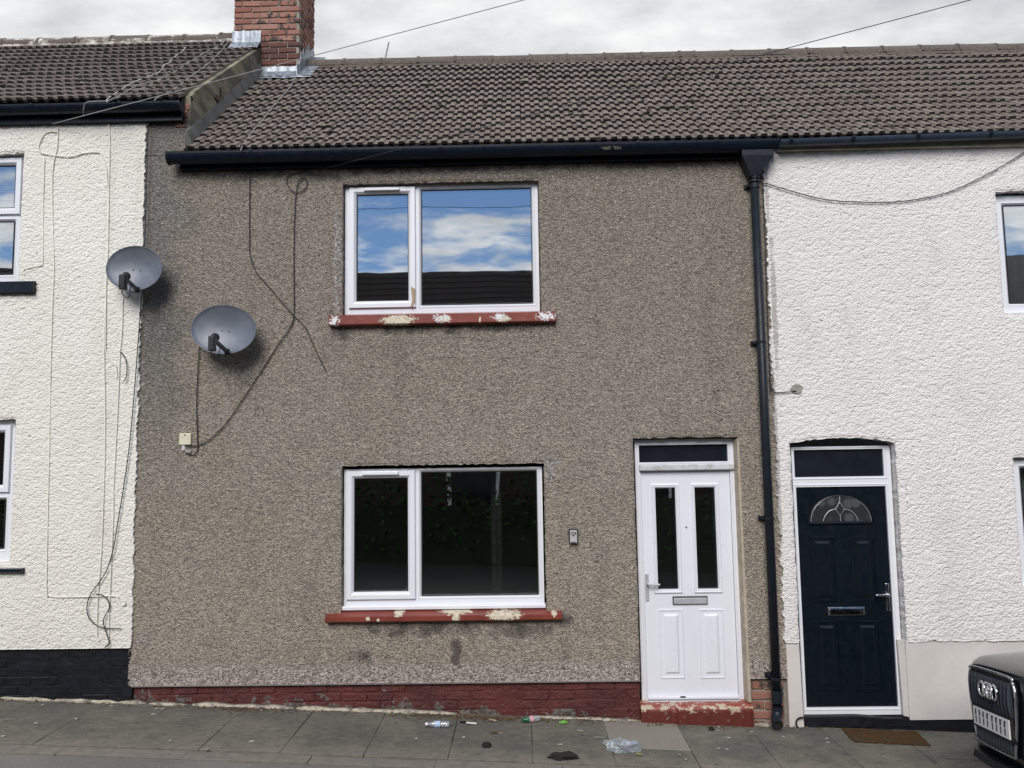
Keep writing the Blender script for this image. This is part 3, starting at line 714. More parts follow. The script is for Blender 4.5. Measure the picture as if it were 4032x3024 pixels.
# left house
x1, zt = wp(93, 610, .05); x1b, zb = wp(85, 1113, .05); xm, zm = wp(90, 852, .05)
LU = (-5.80, (x1 + x1b) / 2, zb, zt)
window(H_LEFT, LU, [(LU[0] + .07, LU[1] - .078, LU[2] + .085, zm - .045)], [(LU[0] + .11, LU[1] - .085, zm + .085, LU[3] - .10)], .05)
x1, zt = wp(67, 1655, .05); x1b, zb = wp(50, 2212, .05); xm, zm = wp(60, 1945, .05)
LL = (-5.78, (x1 + x1b) / 2, zb, zt)
window(H_LEFT, LL, [(LL[0] + .07, LL[1] - .085, LL[2] + .12, zm - .05)], [(LL[0] + .11, LL[1] - .115, zm + .085, LL[3] - .11)], .05, cill=True)
xa, za = wp(137, 1113, -.05); xb, zb2 = wp(137, 1156, -.05); sill(H_LEFT, -5.95, xa, LU[2] - .002, zb2, M_NAVY, drop=.012)
xa, za = wp(93, 2208, -.05); xb, zb2 = wp(91, 2256, -.05); sill(H_LEFT, -5.95, xa, LL[2] - .036, zb2, M_NAVY, drop=.012)
# right house
RU = (4.275, 5.49, 3.485, 4.556); window(H_RIGHT, RU, [(RU[0] + .088, RU[1] - .09, RU[2] + .09, RU[3] - .09)], [], .05, cill=True)
RLo = (4.258, 5.49, 1.11, 2.195); window(H_RIGHT, RLo, [(RLo[0] + .088, RLo[1] - .09, RLo[2] + .09, RLo[3] - .09)], [], .05, cill=True)

# ------------------------------------------------------------------ doors
def panel(q, y, parent, mat, depth=.010):
    MB().ring(*q, [(0, y - .0005), (.004, y - .006), (.012, y - .007), (.020, y + .008), (.028, y + .009), (.060, y - .012)], cap=True).build('panel', mat, parent)
def z4(a, b): return 2440 + a * .72289, 1680 + b * .72331
def z5(a, b): return 3040 + a * .73529, 1680 + b * .73538
def lever(parent, plate, p0, p1, y, mat):
    m = MB().box(*plate[:2], y - .010, y, *plate[2:]).build('handle', mat, parent, bevel=.007)
    h = MB(); a, b = Vector((p0[0], y - .010, p0[1])), Vector((p0[0], y - .05, p0[1])); c = Vector((p1[0], y - .052, p1[1]))
    h.tube(smoothpath([a, a.lerp(b, .6), b, b.lerp(c, .15), b.lerp(c, .6), c]), .0095, 10)
    h.build('handle', mat, parent, smooth=True)
YD = .10
DF = quad(z4(82, 70), z4(628, 68), z4(118, 1502), z4(694, 1502), YD)
leaf = quad(z4(107, 243), z4(594, 240), z4(156, 1477), z4(653, 1477), YD)
tr = quad(z4(103, 100), z4(585, 96), z4(105, 193), z4(588, 190), YD)
m = MB(); box_fill(m, DF, [leaf, tr], YD - .012, YD + .06)
m.ring(*grow(leaf, .018), [(0, YD - .012), (.004, YD - .018), (.012, YD - .018), (.018, YD + .01)])
m.ring(*grow(tr, .014), [(0, YD - .012), (.003, YD - .016), (.014, YD + .012)])
fr = m.build('door_frame', M_PVC, H_MAIN)
MB().box(DF[0] + .03, DF[1] - .03, YD - .045, YD - .013, leaf[3] + .008, leaf[3] + .062).build('drip_bar', M_PVCG, fr, bevel=.008)
MB().box(*tr[:2], YD + .012, YD + .03, *tr[2:]).build('pane', M_DARKGLASS, fr)
g1 = quad(z4(191, 333), z4(300, 333), z4(212, 886), z4(323, 885), YD); g2 = quad(z4(405, 330), z4(516, 330), z4(430, 884), z4(540, 882), YD)
m = MB(); L_ = grow(leaf, -.003); box_fill(m, L_, [g1, g2], YD + .004, YD + .05)
doorW = m.build('door', M_DOORW, H_MAIN)
yl = YD + .004
for g in (g1, g2):
    MB().ring(*grow(g, .036), [(0, yl - .0005), (.004, yl - .010), (.012, yl - .013), (.020, yl - .008), (.026, yl - .010), (.036, yl + .010)]).build('glazing_bead', M_DOORW, doorW)
    MB().box(g[0] - .003, g[1] + .003, yl + .008, yl + .03, g[2] - .003, g[3] + .003).build('pane', M_GLASS, doorW)
for q in ((z4(208, 993), z4(345, 993), z4(225, 1373), z4(357, 1372)), (z4(425, 992), z4(563, 992), z4(445, 1372), z4(577, 1372))):
    panel(quad(*q, YD), yl, doorW, M_DOORW)
lb = quad(z4(287, 923), z4(478, 922), z4(289, 968), z4(479, 967), YD)
MB().box(lb[0], lb[1], yl - .012, yl - .0005, lb[2], lb[3]).build('letterbox', M_BLKPL, doorW, bevel=.004)
MB().box(lb[0] + .008, lb[1] - .008, yl - .019, yl - .0125, lb[2] + .006, lb[3] - .012).build('letterbox_flap', M_ALU, doorW, bevel=.003)
hp = quad(z4(138, 797), z4(157, 797), z4(141, 948), z4(160, 948), YD)
lever(doorW, hp, wp(*z4(150, 853), YD), wp(*z4(220, 861), YD - .05), yl - .0005, M_ALU)
px_, pz_ = wp(*z4(363, 548), YD); MB().tube([(px_, yl - .004, pz_), (px_, yl + .002, pz_)], .0075, 12).build('spyhole', M_BLKPL, doorW)
bz = leaf[2]; MB().box(leaf[0], leaf[1], YD - .03, YD + .003, bz - .004, bz + .022).build('weather_bar', M_PVC, doorW, bevel=.006)
MB().box(leaf[0] + .28, leaf[0] + .325, YD - .034, YD - .0305, bz + .014, bz + .026).build('drain_cap', M_BLKPL, doorW)
MB().box(leaf[0] - .004, leaf[1] + .004, YD - .05, YD + .02, bz - .034, bz - .008).build('threshold', M_ALU, H_MAIN, bevel=.004)
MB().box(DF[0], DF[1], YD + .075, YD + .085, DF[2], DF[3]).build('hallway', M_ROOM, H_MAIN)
MB().loft([[(1.856, YD - .004, .165), (1.868, -.010, .165), (1.892, -.012, .165), (1.892, YD, .165)], [(1.852, YD - .004, 2.40), (1.866, .0, 2.40), (1.880, -.006, 2.40), (1.880, YD, 2.40)]]).build('door_reveal', plain('beige_plaster_edge', (.42, .36, .28), .9, var=.3, scale=12, bump=.6), H_MAIN)
# worn red step
n = 30; loops = []; sx0, sx1 = .953, 1.898
for i in range(n + 1):
    xx = sx0 + (sx1 - sx0) * i / n; k = random.uniform(-.005, .005); zt = .158 + random.uniform(-.002, .002); e = .012 if i in (0, n) else 0
    loops.append([(xx, .1, gz(xx) - .04), (xx, -.05 + e + k, gz(xx) - .04), (xx, -.055 + e + k, zt - .05), (xx, -.052 + e + k, zt - .035), (xx, -.042 + e + k, zt - .014), (xx, -.022 + e, zt - .003), (xx, .012, zt), (xx, .1, zt + .003)])
MB().loft(loops).build('doorstep', M_STEP, H_MAIN)

Y2 = .075
D2 = quad(z5(102, 105), z5(630, 105), z5(166, 1542), z5(708, 1542), Y2)
t2 = quad(z5(115, 123), z5(593, 120), z5(119, 270), z5(597, 265), Y2); f2 = quad(z5(124, 323), z5(604, 318), z5(185, 1502), z5(677, 1500), Y2)
m = MB(); box_fill(m, D2, [f2, t2], Y2 - .008, Y2 + .06)
for r_ in (f2, t2): m.ring(*grow(r_, .024), [(0, Y2 - .008), (.004, Y2 - .013), (.010, Y2 - .013), (.024, Y2 + .012)])
fr2 = m.build('door_frame', M_PVC, H_RIGHT)
MB().box(*t2[:2], Y2 + .012, Y2 + .03, *t2[2:]).build('pane', M_DARKGLASS, fr2)
y2 = Y2 + .008
doorB = MB().box(f2[0] + .002, f2[1] - .002, y2, y2 + .045, f2[2] + .002, f2[3] - .002).build('door', M_DOORB, H_RIGHT)
def z5w(a, b, Y=Y2): return wp(*z5(a, b), Y)
for q in (((203, 588), (333, 588), (220, 940), (357, 940)), ((415, 588), (548, 588), (440, 938), (568, 938)), ((228, 1040), (355, 1040), (245, 1415), (380, 1413)), ((443, 1038), (572, 1038), (463, 1412), (600, 1412))):
    panel(quad(*[z5(*p) for p in q], Y2), y2, doorB, M_DOORB)
ca = z5w(209, 508); cb = z5w(531, 506); ct = z5w(362, 370)
cxx, rb = (ca[0] + cb[0]) / 2, (cb[0] - ca[0]) / 2; czz = (ca[1] + cb[1]) / 2; rt = ct[1] - czz
def arc(rx, rz, dz=0., y=0., n=24): return [(cxx + rx * math.cos(math.pi * k / n), y, czz + dz + rz * math.sin(math.pi * k / n)) for k in range(n + 1)]
lp = [arc(rb + .034, rt + .034, -.024, y2 - .0005), arc(rb + .030, rt + .030, -.022, y2 - .012), arc(rb + .018, rt + .018, -.014, y2 - .014), arc(rb + .008, rt + .008, -.006, y2 - .008), arc(rb, rt, 0, y2 - .002)]
MB().loft(lp, False, False).build('fanlight_moulding', M_DOORB, doorB)
MB().loft([arc(rb, rt, 0, y2 - .0045), arc(rb, rt, 0, y2 - .0015)]).build('fanlight', material('bevelled_fanlight_glass', lambda t: P(t, t.mix(t.smooth(t.voro(t.obj(), 9, 0), .25, .5), (.075, .085, .088), (.03, .034, .036)), .12, None, spec=.5)), doorB)
came = MB(); yc = y2 - .0065
def zz5(pts): return [Vector((*[z5w(a, b)[0]], yc, z5w(a, b)[1])) for a, b in pts]
for pts in ([(362, 372), (362, 403)], [(362, 403), (341, 440), (365, 478), (388, 440), (362, 403)], [(365, 478), (367, 506)], [(341, 440), (310, 450), (285, 476), (274, 505)], [(388, 440), (425, 452), (450, 478), (461, 505)]):
    p = zz5(pts); came.tube(p if len(p) in (2, 5) and abs(pts[0][0] - pts[-1][0]) < 6 else smoothpath(p), .0024, 6)
came.build('lead_came', M_ALU, doorB)
bd = MB(); bd.tube([Vector(p) for p in arc(rb + .001, rt + .001, 0, yc)], .002, 6); bd.build('lead_came', M_ALU, doorB)
lb = quad(z5(300, 966), z5(497, 965), z5(300, 1011), z5(497, 1010), Y2)
MB().box(lb[0], lb[1], y2 - .010, y2 - .0005, lb[2], lb[3]).build('letterbox', M_CHROME, doorB, bevel=.005)
MB().box(lb[0] + .012, lb[1] - .012, y2 - .015, y2 - .0105, lb[2] + .005, lb[3] - .012).build('letterbox_flap', M_CHROMEB, doorB, bevel=.002)
hp = quad(z5(608, 838), z5(626, 838), z5(613, 988), z5(634, 988), Y2)
lever(doorB, hp, z5w(617, 898), z5w(558, 903, Y2 - .05), y2 - .0005, M_CHROMEB)
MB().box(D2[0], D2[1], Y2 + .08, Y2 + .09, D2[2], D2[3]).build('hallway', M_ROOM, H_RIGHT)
loops = [[(xx, .15, D2[2] - .075), (xx, -.004 + random.uniform(-.006, .006), D2[2] - .075), (xx, -.008 + random.uniform(-.006, .006), D2[2] - .012), (xx, .15, D2[2] - .003)] for xx in np.linspace(2.345, 3.23, 18)]
MB().loft(loops).build('doorstep', M_BLACKP, H_RIGHT)

# ------------------------------------------------------------------ roofs
PIT = RAD(40.8); TW = .19
ROWS = 14
def tile_mesh():
    prof = [(0.0, .004), (.012, .0), (.036, .0), (.046, .020), (.090, .020), (.100, 0), (.132, 0), (.142, .020), (.180, .020), (.1870, .010)]
    th = .026; L = .315; m = MB(); n = len(prof)
    top0 = [(x, 0, z) for x, z in prof]; bot0 = [(x, .002, z - th) for x, z in prof]
    top1 = [(x, L, z) for x, z in prof]; bot1 = [(x, L, z - th) for x, z in prof]
    m.v = [Vector(p) for p in top0 + bot0 + top1 + bot1]; noses = []
    for i in range(n - 1):
        m.f.append((i, i + 1, 2 * n + i + 1, 2 * n + i)); m.f.append((n + i + 1, n + i, 3 * n + i, 3 * n + i + 1))
        noses.append(len(m.f)); m.f.append((n + i, n + i + 1, i + 1, i))
    m.f.append((n, 0, 2 * n, 3 * n)); m.f.append((n - 1, 2 * n - 1, 4 * n - 1, 3 * n - 1))
    me = bpy.data.meshes.new('roof_tile'); me.from_pydata([tuple(v) for v in m.v], [], m.f)
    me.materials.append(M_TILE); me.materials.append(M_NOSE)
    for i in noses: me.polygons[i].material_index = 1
    return me
TILE = tile_mesh()
M_MOSS = material('roof_moss', lambda t: P(t, t.mix(t.smooth(t.noise(t.pos(), 3.0, 3), .4, .62), (.035, .032, .022), (.24, .23, .19)), .95))
def roof(house, x0, x1, ez, apexY, apexZ, show, bedmat=None, dx1=0.0, PIT=PIT):
    ey = -.125; ca, sa = math.cos(PIT), math.sin(PIT)
    d = MB(); y1 = apexY; zt = ez + (y1 - ey) * math.tan(PIT)
    d.loft([[(x0 + .02, ey + .03, ez - .03), (x0 + .02, y1, zt - .05), (x0 + .02, 2 * y1 - ey, ez - .03), (x0 + .02, y1, zt - .13)], [(x1 - dx1, ey + .03, ez - .03), (x1 - dx1, y1, zt - .05), (x1 - dx1, 2 * y1 - ey, ez - .03), (x1 - dx1, y1, zt - .13)]])
    rf = d.build('roof', M_DECK, house)
    cols = int(round((x1 - x0) / TW)); slope = (apexY - ey) / ca - .10
    g_ = [1 + .50 * j / (ROWS - 1) for j in range(ROWS)]; k_ = slope / sum(g_); ss = [k_ * sum(g_[:j]) for j in range(ROWS)]
    cand = []
    for j in range(ROWS):
        for i in range(cols):
            xx = x0 + i * TW; s = ss[j]
            loc = Vector((xx + random.uniform(-.002, .002), ey + s * ca - .038 * sa * 1.0, ez + s * sa + .038 * ca + random.uniform(-.003, .003)))
            cand.append(((not (show[0] < xx < show[1]), j), loc, (PIT - .125 + random.uniform(-.009, .009), random.uniform(-.006, .006), random.uniform(-.006, .006))))
    cand.sort(key=lambda c: c[0])
    for c in cand[:300]: inst('roof_tile', TILE, c[1], c[2], rf)
    rest = cand[300:]
    if rest:
        base = np.array([v.co[:] for v in TILE.vertices]); pf = [tuple(p.vertices) for p in TILE.polygons]; mi = [p.material_index for p in TILE.polygons]
        V, F, MI = [], [], []
        for c in rest:
            R_ = np.array(Euler(c[2]).to_matrix()); o = len(V) * len(base); V.append(base @ R_.T + np.array(c[1])); F += [tuple(k + o for k in f) for f in pf]; MI += mi
        me = bpy.data.meshes.new('roof_tiles'); me.from_pydata(np.concatenate(V).tolist(), [], F)
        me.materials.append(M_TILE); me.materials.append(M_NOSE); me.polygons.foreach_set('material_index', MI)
        o = bpy.data.objects.new('roof_tiles', me); COL.objects.link(o); adopt(o, house); o['kind'] = 'stuff'
    # moss cushions lodged on the tile noses
    mo = MB()
    for c in random.sample(cand, min(100, len(cand))):
        if not show[0] < c[1].x < min(show[1], 6.5): continue
        q = c[1] + Vector((random.uniform(.0, .18), random.uniform(-.005, .02), random.uniform(.018, .03))); r_ = random.uniform(.008, .020); e = random.uniform(1.0, 1.9)
        mo.loft([[q + Vector((r_ * e * w_ * math.cos(k) * random.uniform(.8, 1.2), r_ * w_ * math.sin(k) * random.uniform(.8, 1.2), r_ * h_)) for k in np.linspace(0, 6.28, 6, endpoint=False)] for w_, h_ in ((.9, -.5), (1.0, .1), (.45, .65))])
    mm = mo.build('moss', M_MOSS, house); mm['kind'] = 'stuff'
    # ridge
    bed = MB(); nb_ = int((x1 - x0) / .15); loops = []
    for i in range(nb_ + 1):
        xx = x0 + (x1 - x0) * i / nb_; k = random.uniform(-.012, .012)
        loops.append([(xx, y1 - .13 + k * .5, apexZ - .165 + k), (xx, y1 - .122 + k * .5, apexZ - .10), (xx, y1 - .10, apexZ - .05), (xx, y1 + .10, apexZ - .05), (xx, y1 + .15, apexZ - .165)])
    bed.loft(loops).build('ridge_mortar', bedmat or M_RIDGE, rf)
    xx = x0
    while xx < x1 - .05:
        e = min(xx + .45, x1); m = MB(); k = random.uniform(-.006, .006); loops = []
        for q, (xa, rr) in enumerate(((xx, .128), (xx + .03, .128), (xx + .031, .120), (e - .004, .120))):
            loops.append([(xa, y1 - rr * math.cos(math.pi * t / 10) * 1.06, apexZ - .125 + k + (e - xa) * random.uniform(-.004, .004) + rr * math.sin(math.pi * t / 10)) for t in range(11)])
        m.loft(loops); m.build('ridge_tile', M_RIDGE, rf); xx += .45
    return rf
PITL = RAD(38.6)
def apex(px, py, ez, pit):
    y = 1.0
    while ez + (y + .125) * math.tan(pit) + .095 < wp(px, py, y)[1] and y < 4: y += .005
    return y
EZ_MAIN, EZ_LEFT = 5.055, 5.548
APY, APYL = apex(2000, 221, EZ_MAIN, PIT), apex(450, 146, EZ_LEFT, PITL)
CY0, CY1, CX0, CX1, CZ0, CZ1 = 1.80, 2.45, -3.347, -2.563, 6.3, 8.8; BL = .213
apz_main = wp(2000, 221, APY)[1]; apz_left = wp(450, 146, APYL)[1]
EZ_MAIN, EZ_LEFT = 5.055, 5.548
XRF = XP + .01 + 27 * TW
rf_main = roof(H_MAIN, XP + .01, XRF, EZ_MAIN, APY, apz_main, (-9, 9))
rf_right = roof(H_RIGHT, XRF, 7.6, EZ_MAIN, APY, apz_main, (-9, 6.4))
rf_left = roof(H_LEFT, -7.26, XP + .02, EZ_LEFT, APYL, apz_left, (-6.9, 9), M_BED, .2, PITL)
# party wall upstand above the brown house's roof
def lz(y): return EZ_LEFT + (y + .125) * math.tan(PITL) + .016
prof = [(0.0, 5.0), (-.005, lz(-.02) - .02)] + [(y, lz(y)) for y in np.linspace(.1, APYL, 8)] + [(4.9, lz(-.1)), (4.9, 5.0)]
def side(xx, jit=0): return [(xx + random.uniform(-jit, jit), y, z) for y, z in prof]
up = MB().loft([side(-3.36), side(XP)]).build('party_wall_upstand', M_CEM, H_LEFT)
# cement flaunching strip down the slope, and the cracked corner with bricks showing
fl = []
for y in np.linspace(-.08, CY0, 14):
    z = EZ_MAIN + (y + .125) * math.tan(PIT) + .03; k = random.uniform(-.004, .004)
    fl.append([(XP - .01, y, z - .08), (XP + .055 + k, y, z - .02), (XP + .05 + k, y, z + .012), (XP + .012, y, z + .15 + k * 2), (XP - .01, y, z + .16)])
MB().loft(fl).build('cement_flashing', plain('dark_cement', (.10, .10, .096), .9, var=.4, scale=7, bump=.6), H_LEFT)
for (a, b, rz) in ((716, 447, .05), (722, 420, -.04), (708, 487, .0)):
    x_, z_ = wp(a, b, -.02); inst('brick', random.choice(kbh), (x_, -.02, z_), (0, rz, 0), up)
for (a, b, s_) in ((858, 392, .9), (880, 398, .7)):
    r = ray(a, b); t_ = (XP - CP[0]) / r[0]; p = CP + r * t_
    inst('brick', random.choice(kbh), (XP + .008, p[1], p[2]), (0, 0, RAD(90)), up, (s_, .2, 1.1))
m = MB()
for pts in ([(868, 345), (868, 372), (866, 392)], [(845, 385), (856, 398), (862, 404)], [(897, 383), (888, 392), (880, 402)], [(752, 378), (756, 392), (755, 400)]):
    L3 = []
    for a, b in pts:
        r = ray(a, b); p = CP + r * ((XP + .004 - CP[0]) / r[0]); L3.append(Vector(p))
    m.tube(L3, [.006] + [.014] * (len(L3) - 2) + [.004], 5)
m.build('crack', M_DECK, up)

# chimney
ch = MB().box(CX0 + .012, CX1 - .012, CY0 + .012, CY1 - .012, CZ0, CZ1).build('chimney', M_MORT, H_LEFT)
kc = brick_kit(.203, .061, .1, M_BRICK, 6, .005, .0035); kch = brick_kit(.0965, .061, .1, M_BRICK, 4, .005, .0035)
z = CZ0 + .04; k = 0
while z < CZ1:
    def row(p0, dirv, length, rz, start):
        s = start
        while s < length - .02:
            e = min(s + BL, length); a = max(s, 0); w_ = e - a
            if w_ > .04:
                c = p0 + dirv * ((a + e) / 2) + Vector((0, 0, z)); big = w_ > .15
                inst('brick', random.choice(kc if big else kch), c, (0, 0, rz + random.uniform(-.008, .008)), ch, ((w_ - .010) / ((BL if big else BL / 2) - .010), 1, 1))
            s += BL
    st = 0 if k % 2 else -BL / 2
    row(Vector((CX0, CY0, 0)), Vector((1, 0, 0)), CX1 - CX0, 0, st)
    row(Vector((CX1, CY0 + .102, 0)), Vector((0, 1, 0)), CY1 - CY0 - .102, RAD(90), -BL / 2 if k % 2 else 0)
    row(Vector((CX0, CY1, 0)), Vector((0, -1, 0)), CY1 - CY0 - .102, RAD(-90), st)
    z += .0728; k += 1
MB().box(CX0 - .03, CX1 + .03, CY0 - .03, CY1 + .03, CZ1, CZ1 + .1).build('chimney_cap', M_CEM, ch, bevel=.02)
for cx_ in (-3.15, -2.76): MB().tube([(cx_, 2.12, CZ1 + .08), (cx_, 2.12, CZ1 + .2), (cx_, 2.12, CZ1 + .5), (cx_, 2.12, CZ1 + .55)], [.13, .12, .10, .115], 16).build('chimney_pot', M_BRICK, ch, smooth=True)
# lead
def sheet(name, pts, parent, mat, th=.006):
    m = MB(); P_ = [Vector(p) for p in pts]; nn = (P_[1] - P_[0]).cross(P_[2] - P_[0]).normalized()
    if nn.y > 0: nn = -nn
    m.loft([[p - nn * th for p in P_], P_]); return m.build(name, mat, parent)
def apron(x0, x1, zt, ez, parent, PIT=PIT):
    n = 9; loops = []
    zr = ez + (CY0 + .125) * math.tan(PIT)
    for i in range(n + 1):
        xx = x0 + (x1 - x0) * i / n; k = random.uniform(-.006, .006)
        yb = CY0 - .13 + k; zb = ez + (yb + .125) * math.tan(PIT) + .062 + random.uniform(-.004, .010)
        loops.append([(xx, CY0 - .008, zt + k), (xx, CY0 - .012, zr + .085), (xx, yb, zb), (xx, yb, zb - .006), (xx, CY0 - .004, zr + .07), (xx, CY0 - .002, zt + k)])
    return MB().loft(loops).build('lead_flashing', M_LEAD, parent)
apron(CX0 - .01, XP + .01, wp(1000, 122, CY0)[1], EZ_LEFT, ch, PITL)
apron(XP + .01, CX1 + .004, wp(1120, 262, CY0)[1], EZ_MAIN, ch)
# stepped flashing and soaker on the right cheek
loops = []
for i in range(7):
    y = CY0 - .12 + i * .115; zr = EZ_MAIN + (y + .125) * math.tan(PIT); k = random.uniform(-.008, .008)
    loops.append([(CX1 + .006, y, zr + .20 + k), (CX1 + .012, y, zr + .075), (CX1 + .17 + k, y, zr + .065), (CX1 + .17 + k, y, zr + .058), (CX1 + .004, y, zr + .06), (CX1 + .002, y, zr + .2 + k)])
MB().loft(loops).build('lead_flashing', M_LEAD, ch)
m = MB()
for i in range(4):
    y = CY0 + .03 + i * .10; zr = EZ_MAIN + (y + .125) * math.tan(PIT)
    m.loft([[(CX1 + .004, y - .06, zr + .12), (CX1 + .004, y + .06, zr + .2), (CX1 + .004, y + .01, zr + .33)], [(CX1 + .011, y - .06, zr + .12), (CX1 + .011, y + .06, zr + .2), (CX1 + .011, y + .01, zr + .33)]])
m.build('lead_flashing', M_LEAD, ch)
# short pale rod standing on the ridge
pr = empty('aerial_rod', (*wp(1518, 230, 2.3)[:1], 2.3, wp(1518, 232, 2.3)[1]), 'thin pale rod sticking up behind the ridge of the brown house', 'rod')
a = wv(1516, 236, 2.3); b = wv(1531, 166, 2.3); MB().tube([a - Vector((.03, 0, .15)), a, b], .009, 6).build('rod', M_CABG, pr)

# ------------------------------------------------------------------ gutters, fascias, downpipe
def gutter(house, x0, x1, yc, ztop, r, mat, z1=None, brackets=(), bmat=None, sq=.0):
    z1 = ztop if z1 is None else z1; loops = []
    for xx, zz_ in ((x0, ztop), (x1, z1)):
        o = [(xx, yc + r * math.cos(math.pi + math.pi * t / 14), zz_ + r * (1.0 + sq) * math.sin(math.pi + math.pi * t / 14)) for t in range(15)]
        i = [(xx, yc + (r - .005) * math.cos(math.pi + math.pi * t / 14), zz_ + .0 + (r - .005) * (1.0 + sq) * math.sin(math.pi + math.pi * t / 14)) for t in reversed(range(15))]
        loops.append(o + i)
    g = MB().loft(loops).build('gutter', mat, house, smooth=False)
    for xx in brackets:
        zz_ = ztop + (z1 - ztop) * (xx - x0) / (x1 - x0); lp = []
        for xa in (xx - .016, xx + .016):
            lp.append([(xa, yc + (r + .006) * math.cos(math.pi + math.pi * t / 14), zz_ + .006 + (r + .006) * (1 + sq) * math.sin(math.pi + math.pi * t / 14)) for t in range(15)] + [(xa, yc + (r + .001) * math.cos(math.pi + math.pi * t / 14), zz_ + .006 + (r + .001) * (1 + sq) * math.sin(math.pi + math.pi * t / 14)) for t in reversed(range(15))])
        MB().loft(lp).build('gutter_bracket', bmat or mat, g)
    return g
def cap_(g, house, x0, yc, z, r, mat, sq=0.):
    MB().loft([[(xx, yc + (r + .004) * math.cos(math.pi + math.pi * t / 14), z + (r + .004) * (1 + sq) * math.sin(math.pi + math.pi * t / 14)) for t in range(15)] for xx in (x0 - .012, x0 + .004)]).build('gutter_end', mat, g)
YG = -.128
zgt = wp(1800, 572, YG - .06)[1]; gx0 = wp(668, 610, YG)[0]; gx1 = 2.30
g = gutter(H_MAIN, gx0, gx1, YG, zgt, .066, M_NAVY, brackets=[-2.4, -1.55, -.7, .2, 1.05, 1.75], sq=.45); cap_(g, H_MAIN, gx0, YG, zgt, .066, M_PIPE, .45)
fz = wp(1800, 648, -.05)[1]; fx0 = wp(708, 650, -.05)[0]
MB().box(fx0, 2.0, -.058, -.004, fz, 5.075).build('fascia_board', M_NAVY, H_MAIN, bevel=.004)
zgl = wp(350, 403, YG - .06)[1]; xle = wp(716, 420, YG)[0]
g = gutter(H_LEFT, -7.3, xle, YG, zgl, .062, M_NAVY, brackets=[-6.2, -5.3, -4.4, -3.6], sq=.2); cap_(g, H_LEFT, xle, YG, zgl, .062, M_PIPE, .2)
MB().box(-9, wp(718, 460, -.06)[0], -.068, -.02, wp(350, 484, -.06)[1], 5.58).build('fascia_board', M_NAVY, H_LEFT, bevel=.004)
zr0 = wp(3050, 548, YG - .05)[1]; zr1 = wp(4032, 513, YG - .05)[1]; xs_ = wp(4032, 513, YG - .05)[0]
br = [wp(a, b, YG)[0] for a, b in ((3108, 560), (3352, 552), (3606, 542), (3890, 532))] + [5.4, 6.3, 7.2]
gutter(H_RIGHT, 2.315, 7.6, YG, zr0, .052, M_RGUT, zr0 + (zr1 - zr0) / (xs_ - 2.3) * 5.3, brackets=br, bmat=M_PIPE)
sz = wp(3500, 585, -.05)[1]
MB().box(2.31, 8.6, -.06, -.02, sz, 5.10).build('fascia_board', plain('cream_fascia', (.46, .43, .36), .6, var=.35, scale=6), H_RIGHT, bevel=.004)
# hopper head and downpipe
YP = -.085
hx0, hx1 = wp(2912, 588, YP)[0], wp(3036, 588, YP)[0]; hz0 = wp(2975, 586, YP - .08)[1]; hz1 = wp(2975, 610, YP - .08)[1]; hz2 = wp(2975, 690, YP)[1]; nx_ = wp(2968, 700, YP)[0]
def rect(x0, x1, y0, y1, z): return [(x0, y0, z), (x1, y0, z), (x1, y1, z), (x0, y1, z)]
dp = MB()
ptop = wv(2969, 690, YP); pbot = wv(3062, 2800, YP)
dp.tube([ptop, ptop.lerp(pbot, .5), pbot], .0375, 20); dpo = dp.build('downpipe', M_PIPE, H_MAIN, smooth=True)
MB().loft([rect(hx0, hx1, YP - .075, -.004, hz0), rect(hx0, hx1, YP - .075, -.004, hz1), rect(nx_ - .05, nx_ + .05, YP - .05, YP + .05, hz2), rect(nx_ - .046, nx_ + .046, YP - .046, YP + .046, hz2 - .02)]).build('hopper_head', M_PIPE, dpo, bevel=.005)
MB().box(hx0 + .02, hx0 + .09, YP - .06, YP + .02, hz0 - .004, hz0 + .05).build('gutter_outlet', M_PIPE, dpo); MB().box(hx1 - .09, hx1 - .02, YP - .06, YP + .02, hz0 - .004, hz0 + .05).build('gutter_outlet', M_PIPE, dpo)
for py, rr, hh in ((700, .046, .012), (716, .047, .010), (736, .043, .02), (1376, .042, .010), (1808, .0415, .006), (2071, .043, .012), (2678, .043, .012), (2745, .046, .05), (2790, .046, .02)):
    c = ptop.lerp(pbot, (py - 690) / 2110)
    MB().tube([c + Vector((0, 0, hh)), c - Vector((0, 0, hh))], rr, 20).build('pipe_collar', M_PIPE, dpo, smooth=False)
for py in (728, 1376, 2071, 2672):
    c = ptop.lerp(pbot, (py - 690) / 2110)
    MB().box(c.x - .075, c.x + .06, -.03, -.004, c.z - .022, c.z + .018).box(c.x - .062, c.x - .04, -.06, -.02, c.z - .012, c.z + .012).build('pipe_bracket', M_PIPE, dpo, bevel=.003)
sh = pbot + Vector((-.012, 0, 0)); MB().tube(smoothpath([pbot + Vector((0, 0, .04)), pbot, sh + Vector((-.01, -.03, -.05)), sh + Vector((-.02, -.09, -.085))]), .044, 18, caps=False).build('pipe_shoe', M_PIPE, dpo, smooth=True)
MB().tube([sh + Vector((-.0175, -.083, -.081)), sh + Vector((-.0172, -.08, -.08))], .042, 18).build('pipe_mouth', M_DECK, dpo)
